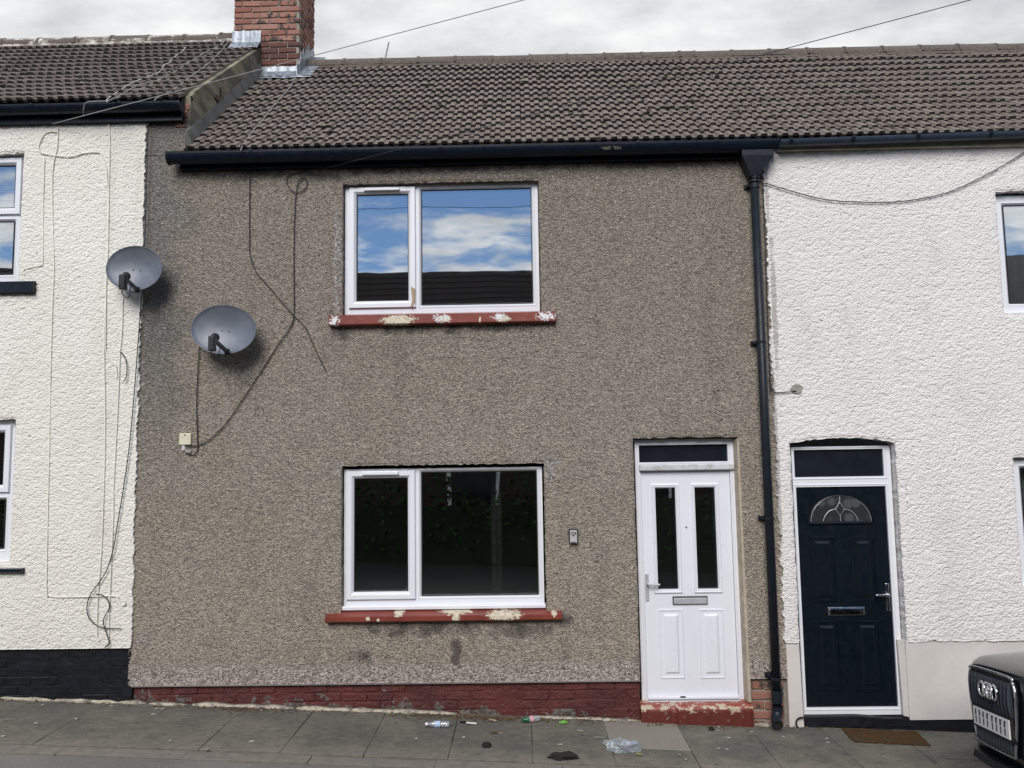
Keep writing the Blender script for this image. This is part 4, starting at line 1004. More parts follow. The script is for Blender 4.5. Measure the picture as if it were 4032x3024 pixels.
# ------------------------------------------------------------------ cables
def cable(label, pts, r=.0042, mat=None, k=6, clips=(), name='cable', group=None, n=6):
    p = smoothpath(pts, k); o = MB().tube(p, r, n).build(name, mat or M_CABB, None, smooth=True)
    return tag(o, label, 'cable', group)
def onwall(L, Y=-.023): return [wv(a, b, Y) for a, b in L]
def onroof(L, ez, lift=.06):
    out = []; PIT_ = PITL if ez == EZ_LEFT else PIT
    for a, b in L:
        r = ray(a, b); tn = math.tan(PIT_); t = (ez + lift + tn * (CP[1] + .125) - CP[2]) / (r[2] - tn * r[1]); out.append(Vector(CP + r * t))
    return out
cable('black cable from the gutter crossing another to a loose end left of the upstairs sill', onwall([(983, 655), (983, 760), (982, 940), (986, 1010), (1012, 1075), (1060, 1130), (1110, 1190), (1157, 1243), (1195, 1280), (1222, 1330), (1250, 1395), (1285, 1463)]))
cable('black cable with a round loop at its top, ending at the ivory box', onwall([(1215, 668), (1170, 680), (1136, 690), (1130, 720), (1146, 748), (1172, 757), (1200, 744), (1210, 718), (1200, 702), (1180, 710), (1168, 745), (1160, 850), (1157, 1000), (1158, 1150), (1157, 1243), (1140, 1295), (1090, 1365), (1030, 1460), (960, 1565), (895, 1660), (845, 1715), (812, 1740), (775, 1755), (735, 1758)]))
cable('black cable hanging straight down from the larger satellite dish to the ivory box', onwall([(785, 1365), (778, 1480), (774, 1600), (778, 1730), (779, 1770), (765, 1789), (745, 1790), (733, 1782)], -.022))
cable('thin black cable down the joint of cream and brown houses, curling at its foot', onwall([(585, 460), (580, 600), (575, 800), (570, 960), (560, 1130), (548, 1290), (530, 1530), (510, 1750), (488, 1910), (465, 2050), (446, 2160), (420, 2245), (385, 2300), (352, 2350), (342, 2400), (355, 2440), (390, 2467), (430, 2474), (475, 2473)], -.050))
cable('short black cable bent like a question mark above the black plinth', onwall([(378, 2340), (400, 2342), (424, 2362), (430, 2395), (412, 2428), (407, 2455), (420, 2495), (431, 2535), (415, 2547)], -.050))
cable('short black cable drooping in a hook below the smaller satellite dish', onwall([(472, 1387), (480, 1390), (493, 1412), (500, 1445), (497, 1485), (486, 1502)], -.048))
PC = dict(mat=M_CABW, r=.005)
cable('pale cable with a wide loop below the gutter of the cream house', onwall([(228, 520), (195, 518), (172, 530), (153, 570), (158, 598), (190, 608), (270, 617), (330, 603), (388, 600), (405, 625), (420, 680), (424, 800), (422, 950), (418, 1100), (415, 1320), (416, 1380), (440, 1420), (455, 1440), (462, 1490)], -.037), **PC)
cable('long pale painted cable from the gutter of the cream house down to its plinth', onwall([(428, 480), (432, 560), (428, 760), (424, 1000), (410, 1300), (413, 1600), (412, 1800), (404, 2050), (397, 2200), (385, 2350), (382, 2500), (390, 2525)], -.036), **PC)
cable('pale cable nearest the cream house windows, turning right above the plinth', onwall([(228, 500), (224, 580), (206, 680), (208, 900), (212, 1050), (206, 1200), (198, 1500), (193, 1800), (187, 2050), (183, 2320), (193, 2345), (230, 2351), (330, 2350), (450, 2347), (465, 2360), (475, 2380), (490, 2383), (493, 2368)], -.036), **PC)
cable('pale painted cable straight down the cream wall from below the smaller satellite dish', onwall([(483, 1170), (480, 1300), (472, 1390), (465, 1560), (455, 1770), (448, 1900), (445, 2050), (436, 2250), (429, 2420), (427, 2520), (410, 2548)], -.036), **PC)
cable('thin pale cable hooking into the frame of the upstairs window of the cream house', onwall([(174, 615), (170, 800), (168, 1020), (160, 1045), (130, 1052), (98, 1060), (90, 1072), (97, 1082)], -.036), mat=M_CABW, r=.004)
cable('black cable sagging across the top of the white wall from the downpipe', onwall([(3040, 1538), (3033, 1500), (3024, 1300), (3017, 1080), (3010, 860), (3004, 745), (3006, 726), (3020, 723), (3050, 733), (3110, 751), (3210, 778), (3300, 792), (3380, 795), (3450, 797), (3560, 792), (3680, 772), (3770, 743), (3880, 690), (3960, 645), (4032, 600), (4120, 540)], -.043), r=.0045)
cable('short black cable entering the chipped patch on the white wall', onwall([(3030, 1470), (3033, 1525), (3045, 1544), (3075, 1545), (3110, 1543), (3136, 1538)], -.042))
# chipped patch where it enters
cx_, cz_ = wp(3137, 1532, -.03)
pts = [(cx_ + .062 * math.cos(q) * random.uniform(.8, 1.1), cz_ + .05 * math.sin(q) * random.uniform(.8, 1.12)) for q in np.linspace(0, 2 * math.pi, 14, endpoint=False)]
m = MB().loft([[(a, -.012, b) for a, b in pts], [(a * .0 + (cx_ + (a - cx_) * .93), -.034, cz_ + (b - cz_) * .93) for a, b in pts]]); m.build('mortar_patch', plain('grey_filler', (.30, .29, .26), .9, var=.3, scale=30, bump=.6), H_RIGHT)
# on the roofs
G3 = dict(mat=M_CABG, r=.005)
cable('pale grey cable lying on the brown house roof, chimney to gutter', onroof([(1168, 296), (1140, 345), (1105, 385), (1070, 425), (1040, 465), (1000, 510), (975, 545), (955, 575), (948, 592)], EZ_MAIN), **G3)
cable('white cable end with a kink lying on the roof of the cream house', onroof([(733, 184), (715, 205), (690, 222), (672, 238), (668, 248), (648, 255), (625, 285), (555, 312), (510, 332), (470, 358), (425, 388), (420, 402)], EZ_LEFT), mat=plain('off_white_cable', (.50, .49, .47), .6), r=.0045)
cable('grey cable on the cream house roof, middle one of three from the chimney', onroof([(905, 135), (870, 175), (800, 212), (700, 275), (620, 318), (545, 335), (480, 372), (420, 400)], EZ_LEFT), **G3)
cable('grey cable over the roof of the cream house, nearest the party wall', onroof([(912, 140), (880, 190), (820, 250), (740, 310), (680, 355), (620, 385), (608, 396)], EZ_LEFT), **G3)
cable('grey cable over the roof of the cream house, bending over the gutter', onroof([(905, 130), (860, 185), (790, 228), (690, 268), (600, 330), (500, 372), (425, 396), (345, 402)], EZ_LEFT, .05) + [wv(330, 425, -.2), wv(328, 456, -.1)], **G3)
cable('grey cable up the right cheek of the chimney', [wv(1168, 292, 1.72), wv(1178, 245, 1.79)] + [Vector((CX1 + .02, 1.9, wp(1200, 195, 1.9)[1]))], **G3)
# overhead service lines
def span(A, B, sag, n=24):
    out = []
    for i in range(n + 1):
        t = i / n; p = A.lerp(B, t); p.z -= sag * 4 * t * (1 - t); out.append(p)
    return out
A = wv(1208, 682, -.03); B = wv(3782, 0, -1.35); B = A + (B - A) * 2.2
tag(MB().tube(span(A, B, .02), .0032, 6).build('overhead_cable', M_CABB, None, smooth=True), 'dark overhead cable from the brown wall rising across the roof to the top right', 'cable')
A = wv(205, 488, -.08); B = wv(2023, 0, -1.5); B = A + (B - A) * 2.6
tag(MB().tube(span(A, B, .02), .0032, 6).build('overhead_cable', M_CABD, None, smooth=True), 'grey overhead cable rising from the cream house past the chimney into the sky', 'cable')

# ------------------------------------------------------------------ satellite dishes
def dish(center, a, b, nrm, roll, lnb, base, wallpt, label, group):
    root = empty('satellite_dish', (wallpt[0], 0, wallpt[1]), label, 'satellite dish', group)
    n = Vector(nrm).normalized(); u = Vector((0, 0, 1)).cross(n) * -1; u.normalize(); v = n.cross(u); v = v if v.z > 0 else -v
    cr, sr = math.cos(roll), math.sin(roll); u, v = u * cr + v * sr, v * cr - u * sr
    c = Vector(center); dep = .055
    R = [1e-3] + [i / 8 for i in range(1, 9)]; loops = []
    N = 56
    for r in R: loops.append([c + u * (a * r * math.cos(2 * math.pi * k / N)) + v * (b * r * math.sin(2 * math.pi * k / N)) + n * (dep * (r * r - 1)) for k in range(N)])
    loops.append([p + n * .004 + (p - c) * .012 for p in loops[-1]])
    loops.append([p - n * .016 for p in loops[-1]])
    for r in (.97, .6, .2): loops.append([c + u * (a * r * math.cos(2 * math.pi * k / N)) + v * (b * r * math.sin(2 * math.pi * k / N)) + n * (dep * (r * r - 1) - .012) for k in range(N)])
    MB().loft(loops).build('reflector', M_DISH, root, smooth=True)
    for s in (-.032, .032):
        q = c + u * s - v * .0 - n * (dep - .003); MB().tube([q - n * .004, q + n * .004], .006, 8).build('bolt', M_BLKPL, root)
    L, Bs = Vector(lnb), Vector(base)
    d = (L - Bs).normalized(); sd_ = d.cross(Vector((0, 0, 1))).normalized()
    m = MB(); up_ = sd_.cross(d)
    m.loft([[p + sd_ * x + up_ * z for x, z in ((-.013, -.015), (.013, -.015), (.013, .015), (-.013, .015))] for p in (Bs - d * .03, Bs.lerp(L, .45), L - d * .02)]); m.build('arm', M_BLKPL, root, bevel=.003)
    q = Bs - v * 0; MB().box(q.x - .02, q.x + .02, q.y - .01, q.y + .02, q.z - .03, q.z + .025).build('arm_clamp', M_BLKPL, root, bevel=.004)
    back = (c - n * dep - L).normalized()
    m = MB().tube([L + back * .005, L + back * .05, L + back * .075], [.022, .024, .036], 18); m.build('feed_horn', M_BLKPL, root)
    m = MB().box(L.x - .030, L.x + .022, L.y - .03, L.y + .03, L.z - .105, L.z + .022); m.build('receiver_box', M_BLKPL, root, bevel=.009)
    p0 = L + Vector((-.01, 0, -.10)); p1 = Bs.lerp(L, .45)
    MB().tube(smoothpath([p0, p0 + Vector((0, 0, -.03)), p0 + Vector((.015, .03, -.065)), p0 + Vector((.03, .06, -.05)), p1]), .0038, 6).build('lead', M_CABB, root, smooth=True)
    w0 = Vector((wallpt[0], -.004, wallpt[1])); bk = c - n * (dep + .02)
    MB().tube([w0, w0 + Vector((0, -.06, .0)), bk], .016, 10).build('wall_arm', M_BLKPL, root, smooth=True)
    MB().box(w0.x - .05, w0.x + .05, -.022, -.004, w0.z - .05, w0.z + .05).build('wall_plate', M_BLKPL, root, bevel=.004)
    return root
def yc_(px, py, Y): return tuple(wv(px, py, Y))
dish(yc_(528, 1056, -.20), .246, .204, (.02, -1, .10), RAD(5), yc_(487, 1092, -.52), yc_(538, 1140, -.245), wp(545, 1090, 0), 'small grey satellite dish over the joint of the cream and brown houses', 'satellite dishes')
dish(yc_(880, 1297, -.20), .282, .218, (.02, -1, .10), RAD(7), yc_(838, 1333, -.55), yc_(893, 1384, -.25), wp(900, 1320, 0), 'larger grey satellite dish on the brown wall above the ivory box', 'satellite dishes')

# ------------------------------------------------------------------ small fixtures on the walls
x0, x1, z0, z1 = quad((706, 1706), (753, 1706), (707, 1752), (753, 1752), -.02)
jb = empty('junction_box', ((x0 + x1) / 2, 0, z0), 'small square ivory box on the brown wall where two black cables end', 'cable box')
MB().box(x0, x1, -.030, -.004, z0, z1).build('cover', M_IVORY, jb, bevel=.006)
MB().tube([((x0 + x1) / 2, -.034, z1 - .015), ((x0 + x1) / 2, -.029, z1 - .015)], .006, 8).build('screw', M_BLKPL, jb)
MB().box(x0 + .02, x0 + .05, -.02, -.004, z0 - .05, z0 - .002).build('cable_entry', M_PVCG, jb, bevel=.004); MB().box(x0 + .05, x1, -.024, -.004, z0 - .075, z0 - .045).build('sealant', M_CABG, jb, bevel=.008)
x0, x1, z0, z1 = quad((2239, 2082), (2275, 2082), (2240, 2140), (2276, 2140), -.03)
ks = empty('key_safe', ((x0 + x1) / 2, 0, z0), 'small grey and black key safe on the brown wall between window and white door', 'key safe')
MB().box(x0, x1, -.05, -.004, z0, z1).build('body', M_BLKPL, ks, bevel=.012, seg=3)
MB().box(x0 + .009, x1 - .009, -.058, -.0505, z0 + .006, z1 - .012).build('cover', M_SAFE, ks, bevel=.007, seg=3)
MB().box(x0 + .018, x1 - .018, -.061, -.0585, z1 - .048, z1 - .026).build('dial_window', M_BLKPL, ks, bevel=.004)
m = MB()
for q in range(4): m.box(x0 + .021 + q * .0085, x0 + .027 + q * .0085, -.0635, -.0613, z1 - .045, z1 - .031)
m.build('dials', M_SAFE, ks)
MB().box((x0 + x1) / 2 - .008, (x0 + x1) / 2 + .008, -.0625, -.0585, z1 - .060, z1 - .051).build('release_button', M_BLKPL, ks, bevel=.002)
m = MB()
for q in range(7): m.box(x0 + .016 + q * .0062, x0 + .0205 + q * .0062, -.0605, -.0585, z0 + .010, z0 + .016 + (q % 3) * .0015)
m.build('lettering', M_BLKPL, ks)
# parcel tape on the upper casement
ty = YW - .0245
def tape(pts):
    P2 = [wp(a, b, ty) for a, b in pts]; m = MB(); m.loft([[(x, ty, z) for x, z in P2], [(x, ty - .0015, z) for x, z in P2]]); return m
def z2(a, b): return 1280 + a * .43400, 660 + b * .43400
tp = tape([z2(778, 1080), z2(818, 1100), z2(816, 1225), z2(790, 1268), z2(775, 1262), z2(792, 1210)]).build('parcel_tape', M_TAPE, None)
tag(tp, 'strip of brown parcel tape on the corner of the upstairs window', 'tape')
# moss tuft on the gutter
m = MB()
for q in range(60):
    a = random.choice(((2390, 583), (2432, 582))); p = wv(a[0] + random.gauss(0, 7), a[1] + 6, YG - .07); m.tube([p, p + Vector((random.gauss(0, .012), -.008, random.uniform(.004, .03)))], .0016, 3)
tag(m.build('moss', plain('pale_moss', (.16, .19, .13), .9), None), 'tiny pale green moss tufts on the dark gutter above the white door', 'moss', kind='stuff')
# blinds, curtain and things seen behind glass
def blind(win, label, mat, y, tilt=.35, pitch=.034):
    root = empty('venetian_blind', ((win[0] + win[1]) / 2, y, win[2]), label, 'blind')
    sm = MB(); L = win[1] - win[0] - .12; M_ = Matrix.Rotation(tilt, 4, 'X'); sm.box(-L / 2, L / 2, -.0125, .0125, -.0008, .0008, M_)
    me = bpy.data.meshes.new('slat'); me.from_pydata([tuple(v) for v in sm.v], [], sm.f); me.materials.append(mat)
    z = win[2] + .09
    while z < win[3] - .09: inst('slat', me, ((win[0] + win[1]) / 2, y, z), (random.uniform(-.04, .04), 0, 0), root); z += pitch
    MB().box(win[1] - .125, win[1] - .11, y - .0165, y - .0135, win[2] + .09, win[3] - .09).build('tape_ladder', mat, root)
    MB().box(win[0] + .05, win[1] - .05, y - .02, y + .02, win[3] - .088, win[3] - .05).build('head_rail', mat, root)
blind(LU, 'white venetian blind behind the upstairs window of the cream house', M_BLIND, .17)
blind(LL, 'brown venetian blind behind the ground floor window of the cream house', M_BLINDD, .17)
def curtain(x0, x1, z0, z1, y, mat, label, folds=9):
    loops = []; n = folds * 8
    a = []; b = []
    for i in range(n + 1):
        xx = x0 + (x1 - x0) * i / n; yy = y + .022 * math.sin(2 * math.pi * folds * i / n) + random.uniform(-.003, .003); a.append((xx, yy, z0)); b.append((xx, yy, z1))
    m = MB(); m.loft([a, b, [(x, y_ + .003, z) for x, y_, z in b], [(x, y_ + .003, z) for x, y_, z in a]], False, False, closed=False)
    tag(m.build('curtain', mat, None, smooth=True), label, 'curtain')
curtain(RU[0] + .03, RU[1] - .03, RU[2] + .05, RU[3] - .03, .20, M_CURT, 'pale net curtain behind the upstairs window of the white house', 12)
curtain(RLo[0] + .05, RLo[0] + .35, RLo[2] + .05, RLo[3] - .03, .2, M_CURT, 'pale net curtain behind the ground floor window of the white house', 4)
curtain(-.32, -.22, LO[2] + .02, LO[3] - .05, .34, plain('grey_curtain', (.20, .19, .18), .9), 'dim grey curtain edge inside the ground floor window of the brown house', 2)
def crumple(name, c, rx, ry, rz, mat, label, cat, seed=0, amp=.5, sub=3):
    bm = bmesh.new(); bmesh.ops.create_icosphere(bm, subdivisions=sub, radius=1); r = random.Random(seed)
    ax = [(Vector((r.uniform(-1, 1), r.uniform(-1, 1), r.uniform(-1, 1))).normalized(), r.uniform(2, 6), r.uniform(0, 6)) for _ in range(7)]
    for v in bm.verts:
        k = 1 + amp * sum(abs(math.sin(v.co.dot(a) * f + p)) - .6 for a, f, p in ax) / 3.5; p = v.co * k
        v.co = Vector((p.x * rx, p.y * ry, max(p.z, -.35) * rz + .35 * rz)) + Vector(c)
    me = bpy.data.meshes.new(name); bm.to_mesh(me); bm.free()
    return tag(link(name, me, mat), label, cat)
q = wv(1622, 2316, YW + .11); crumple('crumpled_bag', (q.x, q.y, LO[2] + .085), .06, .03, .045, M_PAPER, 'crumpled white bag behind the ground floor window of the brown house', 'bag', 4)
MB().box(LO[0] + .05, LO[1] - .05, .115, .255, LO[2] + .04, LO[2] + .075).build('inner_ledge', M_ROOM, H_MAIN)

# ------------------------------------------------------------------ litter on the pavement
def bottle(px, py, L, r, yaw, label, cap_mat, label_mat, neck_mat):
    g_ = gp(px, py, r); root = empty('plastic_bottle', (g_.x, g_.y, gz(g_.x)), label, 'bottle')
    d = Vector((math.cos(yaw), math.sin(yaw), GX * math.cos(yaw))).normalized()
    pr = [(0, .35), (.02, .9), (.08, 1), (.30, 1), (.33, .86), (.37, 1), (.62, .98), (.76, .62), (.85, .38), (.88, .34)]
    c = Vector((g_.x, g_.y, gz(g_.x) + r * 1.02)) - d * L / 2
    MB().tube([c + d * (L * s) for s, _ in pr], [r * k for _, k in pr], 16).build('bottle_body', M_CLEAR, root, smooth=True)
    MB().tube([c + d * (L * .38), c + d * (L * .60)], r * 1.03, 16, caps=False).build('bottle_label', label_mat, root, smooth=True)
    MB().tube([c + d * (L * .86), c + d * (L * .87), c + d * (L * .93), c + d * (L * .97)], [r * .36, r * .46, r * .46, r * .40], 14).build('bottle_cap', cap_mat, root)
    if neck_mat: MB().tube([c + d * (L * s) for s in (.62, .70, .80, .86)], [r * 1.0, r * .9, r * .6, r * .42], 14, caps=False).build('bottle_neck', neck_mat, root, smooth=True)
bottle(1721, 2852, .205, .026, RAD(180 + 4), 'clear plastic bottle lying on the slabs left of the other bottle, blue label', M_PAPER, M_LABEL, None)
bottle(2090, 2832, .17, .026, RAD(180 + 22), 'plastic bottle with green neck and pink label lying at the foot of the red plinth', M_CAPG, M_LABELP, M_CAPG)
def scrap(px, py, w_, h_, mat, label, name='paper_scrap', cat='litter', group=None, yaw=None, th=.004, curl=.008):
    g_ = gp(px, py); yaw = random.uniform(0, 3) if yaw is None else yaw; n = 7; a, b = [], []
    for i in range(n):
        s = (i / (n - 1) - .5) * w_; e = h_ / 2 * random.uniform(.55, 1.0); z = random.uniform(0.004, .004 + curl)
        for L, sg in ((a, 1), (b, -1)):
            X = g_.x + s * math.cos(yaw) - sg * e * math.sin(yaw); Y = g_.y + s * math.sin(yaw) + sg * e * math.cos(yaw); L.append((X, Y, gz(X) + z + random.uniform(0, curl * .4)))
    m = MB().loft([a, b, [(x, y, z + th) for x, y, z in b], [(x, y, z + th) for x, y, z in a]], False, False, closed=False)
    m.loft([[a[i], b[i], (b[i][0], b[i][1], b[i][2] + th), (a[i][0], a[i][1], a[i][2] + th)] for i in (0, n - 1)])
    return tag(m.build(name, mat), label, cat, group)
scrap(1856, 2853, .085, .03, M_PAPER, 'torn white paper scrap between the two plastic bottles', yaw=.1)
scrap(2218, 2850, .07, .05, M_GREENP, 'bright green scrap on the slabs near the red plinth', 'plastic_scrap', yaw=.25, curl=.012)
scrap(1942, 2841, .06, .03, plain('cardboard', (.42, .33, .22), .8), 'tan card scrap at the foot of the red plinth', 'card_scrap', yaw=-.2)
scrap(2285, 2883, .05, .022, M_FILLET, 'small beige scrap on the slab right of the green scrap', 'card_scrap', yaw=-.6)
scrap(2516, 2974, .05, .035, plain('yellow_green_leaf', (.27, .27, .10), .7), 'yellow-green leaf beside the crumpled clear plastic', 'leaf', 'leaf', yaw=.1)
scrap(2360, 2908, .085, .03, plain('grey_stain_card', (.22, .21, .19), .8), 'flattened grey-beige scrap left of the pale paving slab', 'card_scrap', yaw=-.1, curl=.003)
scrap(1945, 2888, .06, .03, M_LEAFB, 'brown dead leaf on the slab below the bottles', 'leaf', 'leaf', yaw=.1)
scrap(1822, 2848, .05, .03, M_DIRT, 'small black scrap right beside the clear bottle', 'rubber_scrap', yaw=0)
M_CHIP = plain('dull_white_chip', (.42, .41, .39), .8)
chips = [(167, 2780), (142, 2852), (300, 2835), (12, 2903), (617, 2794), (640, 2795), (604, 2816), (670, 2921), (815, 2955), (990, 2924), (1030, 2800), (440, 2783), (2828, 2882), (2869, 2909), (2829, 2951), (2862, 2954), (2676, 2976), (3255, 2911), (3260, 2928), (2830, 2866), (1974, 2890), (2205, 2936), (1826, 2907), (3085, 2905), (2700, 2995), (1640, 2912), (2780, 2855), (2960, 2886)]
for i, (a, b) in enumerate(chips):
    scrap(a, b, random.uniform(.016, .036), random.uniform(.008, .016), M_CHIP if i % 4 else M_FILLET, 'tiny pale chip of litter on the grey paving slabs', 'litter_chip', 'litter', 'tiny pale chips strewn over the pavement', yaw=random.uniform(-.3, .3), th=.005, curl=.004)
g_ = gp(2455, 2955); crumple('plastic_wrap', (g_.x, g_.y, gz(g_.x)), .115, .05, .06, M_CLEAR, 'crumpled clear plastic wrapping below the pale paving slab', 'plastic wrap', 11, .95)
g_ = gp(1916, 2941); crumple('black_lump', (g_.x, g_.y, gz(g_.x)), .034, .028, .028, M_DIRT, 'small black lump on the slab near the kerb', 'dirt lump', 5)
g_ = gp(2215, 2985); crumple('dirt_clod', (g_.x, g_.y, gz(g_.x)), .10, .045, .026, M_DIRT, 'flat dark clod of dirt on the kerb below the green scrap', 'dirt clod', 6, .9)
g_ = gp(2802, 2875); crumple('dark_clod', (g_.x, g_.y, gz(g_.x)), .022, .018, .018, M_DIRT, 'small dark clod just below the red doorstep', 'dirt clod', 8, .9)
g_ = gp(3196, 2860); crumple('white_stone', (g_.x, g_.y, gz(g_.x)), .022, .016, .022, M_PAPER, 'white pebble at the foot of the navy door step', 'stone', 9, .5)
# leaf and grit drift along the foot of the wall: too fine to count
m = MB()
for i in range(620):
    r = random.random()
    if r < .5: px_ = random.gauss(1900, 190); off = abs(random.gauss(0, .05))
    elif r < .68: px_ = random.gauss(960, 70); off = abs(random.gauss(0, .05))
    else: px_ = random.uniform(0, 3750); off = abs(random.gauss(0, .03))
    X = wp(px_, 2820)[0]; Y = -.03 - off
    if .95 < X < 1.9: Y -= .05
    a = random.uniform(0, 6.3); L = random.uniform(.006, .02); w_ = random.uniform(.003, .008); z = gz(X) + random.uniform(.003, .012)
    u = Vector((math.cos(a), math.sin(a), random.uniform(-.3, .4))) * L; v = Vector((-math.sin(a), math.cos(a), random.uniform(-.3, .3))) * w_; c = Vector((X, Y, z))
    m.loft([[c - u - v, c + u - v * .4, c + u * .8 + v, c - u * .6 + v], [p + Vector((0, 0, .002)) for p in (c - u - v, c + u - v * .4, c + u * .8 + v, c - u * .6 + v)]])
tag(m.build('leaf_debris', M_LEAFB), 'fine brown leaf and grit debris along the foot of the walls', 'debris', kind='stuff')
# coir mat
mp = [gp(3311, 2868), gp(3592, 2874), gp(3666, 2940), gp(3362, 2922)]
mp[0].y = min(mp[0].y, -.02); mp[1].y = min(mp[1].y, -.03)
dm = MB(); n = 14
def bil(s, t): return (mp[0].lerp(mp[1], s)).lerp(mp[3].lerp(mp[2], s), t)
lo = [bil(i / n, 0) for i in range(n)] + [bil(1, i / 6) for i in range(6)] + [bil(1 - i / n, 1) for i in range(n)] + [bil(0, 1 - i / 6) for i in range(6)]
lo = [Vector((p.x + random.uniform(-.009, .009), p.y + random.uniform(-.009, .009), gz(p.x) + .002)) for p in lo]
dm.loft([lo, [p + Vector((0, 0, .009)) for p in lo]]); tag(dm.build('doormat', M_COIR, None, bevel=.004), 'brown coir doormat on the pavement in front of the navy door', 'doormat')
hk = empty('boot_scraper', (*wp(3148, 2850)[:1], -.02, gz(2.3)), 'small rusty iron loop in the wall beside the step of the navy door', 'boot scraper')
MB().tube(smoothpath(onwall([(3165, 2826), (3150, 2826), (3138, 2835), (3135, 2850), (3142, 2865)], -.03)), .007, 8).build('loop', M_DIRT, hk, smooth=True)

# ------------------------------------------------------------------ parked car
car = empty('parked_car', (0, 0, 0), 'dark grey car parked by the kerb at the right edge, nose towards the navy door', 'car')
NX, NY = wp(3935, 2830, -1.88)[0], -1.88
parts = []
CZUP = .215
def cb(mb, name, mat, parent=None, **kw):
    if name not in ('wheel', 'rim', 'wheel_arch'): mb.v = [v + Vector((0, 0, CZUP)) for v in mb.v]
    o = mb.build(name, mat, None, **kw); o.parent = parent or car; return o
secs = [(-.012, .36, .772, .30), (.01, .44, .79, .26), (.07, .55, .815, .22), (.16, .66, .84, .20), (.32, .77, .875, .19), (.58, .87, .915, .19), (.9, .91, .955, .19), (1.3, .915, .995, .19), (2.4, .92, 1.01, .19), (3.6, .91, 1.03, .2), (4.1, .87, 1.0, .24), (4.33, .76, .92, .3), (4.38, .6, .8, .4)]
loops = []
for u, hw, zt, zb in secs:
    fl_ = .25 if u < .2 else 1.0
    h = [(0, zt), (hw * .45, zt - .006 * fl_), (hw * .78, zt - .03 * fl_), (hw * .94, zt - .085 * fl_), (hw * 1.0, zt - .19 * (.5 + fl_ / 2)), (hw * 1.0, (zt + zb) / 2 - .03), (hw * .985, zb + .08), (hw * .94, zb), (hw * .5, zb - .01), (0, zb - .01)]
    loops.append([(u, -a, b) for a, b in h] + [(u, a, b) for a, b in reversed(h[1:-1])])
body = cb(MB().loft(loops), 'body', M_CARP, smooth=True, sub=2)
gh = []
for u, hw, zt, zb in ((1.15, .72, .98, .95), (1.75, .64, 1.38, .95), (2.5, .62, 1.44, .95), (3.3, .60, 1.40, .95), (4.0, .66, 1.05, .95)):
    h = [(0, zt), (hw * .6, zt - .01), (hw * .92, zt - .05), (hw * 1.0 + .05, (zt + zb) / 2), (hw + .14, zb)]
    gh.append([(u, -a, b) for a, b in h] + [(u, a, b) for a, b in reversed(h[1:])])
cb(MB().loft(gh), 'cabin', M_CARG, smooth=True, sub=1)
cb(MB().loft([[(u, -a, b + .012) for a, b in ((-.5, 1.36), (-.3, 1.42), (0, 1.435), (.3, 1.42), (.5, 1.36))] + [(u, a, b - .01) for a, b in ((-.5, 1.36), (-.3, 1.42), (0, 1.435), (.3, 1.42), (.5, 1.36))] for u in (1.85, 2.5, 3.2)]), 'roof_panel', M_CARP)
M_SURR = plain('satin_trim', (.42, .43, .45), .2, metal=.9)
# single-frame grille
def gframe(s, u): return [(u, y * s, .545 + (z - .545) * s) for y, z in ((-.335, .64), (-.328, .70), (-.305, .742), (-.26, .765), (.26, .765), (.305, .742), (.328, .70), (.335, .64), (.315, .50), (.275, .35), (.235, .315), (-.235, .315), (-.275, .35), (-.315, .50))]
gr = cb(MB().loft([gframe(.97, -.022), gframe(.97, .02)]), 'grille', M_CARB)
def closed_tube(pts, r): return MB().tube(list(pts) + [pts[0], pts[1]], r, 8)
cb(closed_tube(smoothpath([Vector(p) for p in gframe(1.0, -.026)] + [Vector(gframe(1.0, -.026)[0])], 3)[:-1], .009), 'grille_surround', M_SURR, gr, smooth=True)
for i in range(13):
    y = -.282 + i * .047; sm = MB(); w2 = .008
    sm.loft([[(-.040 - d_, y - w2 * .4, z), (-.022, y - w2, z), (-.022, y + w2, z), (-.040 - d_, y + w2 * .4, z)] for z, d_ in ((.545, .004), (.60, .012), (.66, .012), (.735, .004))])
    cb(sm, 'grille_slat', M_SLAT, gr)
    sm = MB(); sm.loft([[(-.030 - d_, y * .84 - w2 * .5, z), (-.022, y * .84 - w2, z), (-.022, y * .84 + w2, z), (-.030 - d_, y * .84 + w2 * .5, z)] for z, d_ in ((.325, .004), (.355, .008), (.395, .004))])
    cb(sm, 'grille_slat', M_SLAT, gr)
cb(MB().box(-.036, -.0225, -.305, .305, .395, .545), 'plate_panel', M_CARB, gr, bevel=.006)
pl = cb(MB().box(-.046, -.037, -.26, .26, .412, .523), 'number_plate', M_PLATE, gr, bevel=.004)
for i in range(8):
    y = -.215 + i * .058 + (.012 if i > 3 else 0); m = MB(); y = -y
    m.box(-.0475, -.0462, y - .009, y + .009, .474, .498)
    m.box(-.0475, -.0462, y - (.016 if i > 2 else .009), y + .009, .4985, .509)
    m.box(-.0475, -.0462, y - .007, y + .007, .428, .467)
    cb(m, 'plate_character', M_INK, car)
for i in range(4):
    cy_ = -.114 + i * .056; ring_ = [Vector((-.056 - .004 * (i % 2), cy_ + .042 * math.cos(2 * math.pi * k / 28), .655 + .042 * math.sin(2 * math.pi * k / 28))) for k in range(28)]
    cb(closed_tube(ring_, .0085), 'emblem_ring', M_CHROMEB, gr, smooth=True)
cb(MB().loft([[(.0, -.42, .20), (-.05, -.30, .205), (-.07, 0, .205), (-.05, .30, .205), (.0, .42, .20), (.2, .70, .21), (.2, -.70, .21)], [(.0, -.40, .255), (-.04, -.30, .25), (-.055, 0, .25), (-.04, .30, .25), (.0, .40, .255), (.2, .70, .26), (.2, -.70, .26)]]), 'front_lip', M_CARB, bevel=.006)
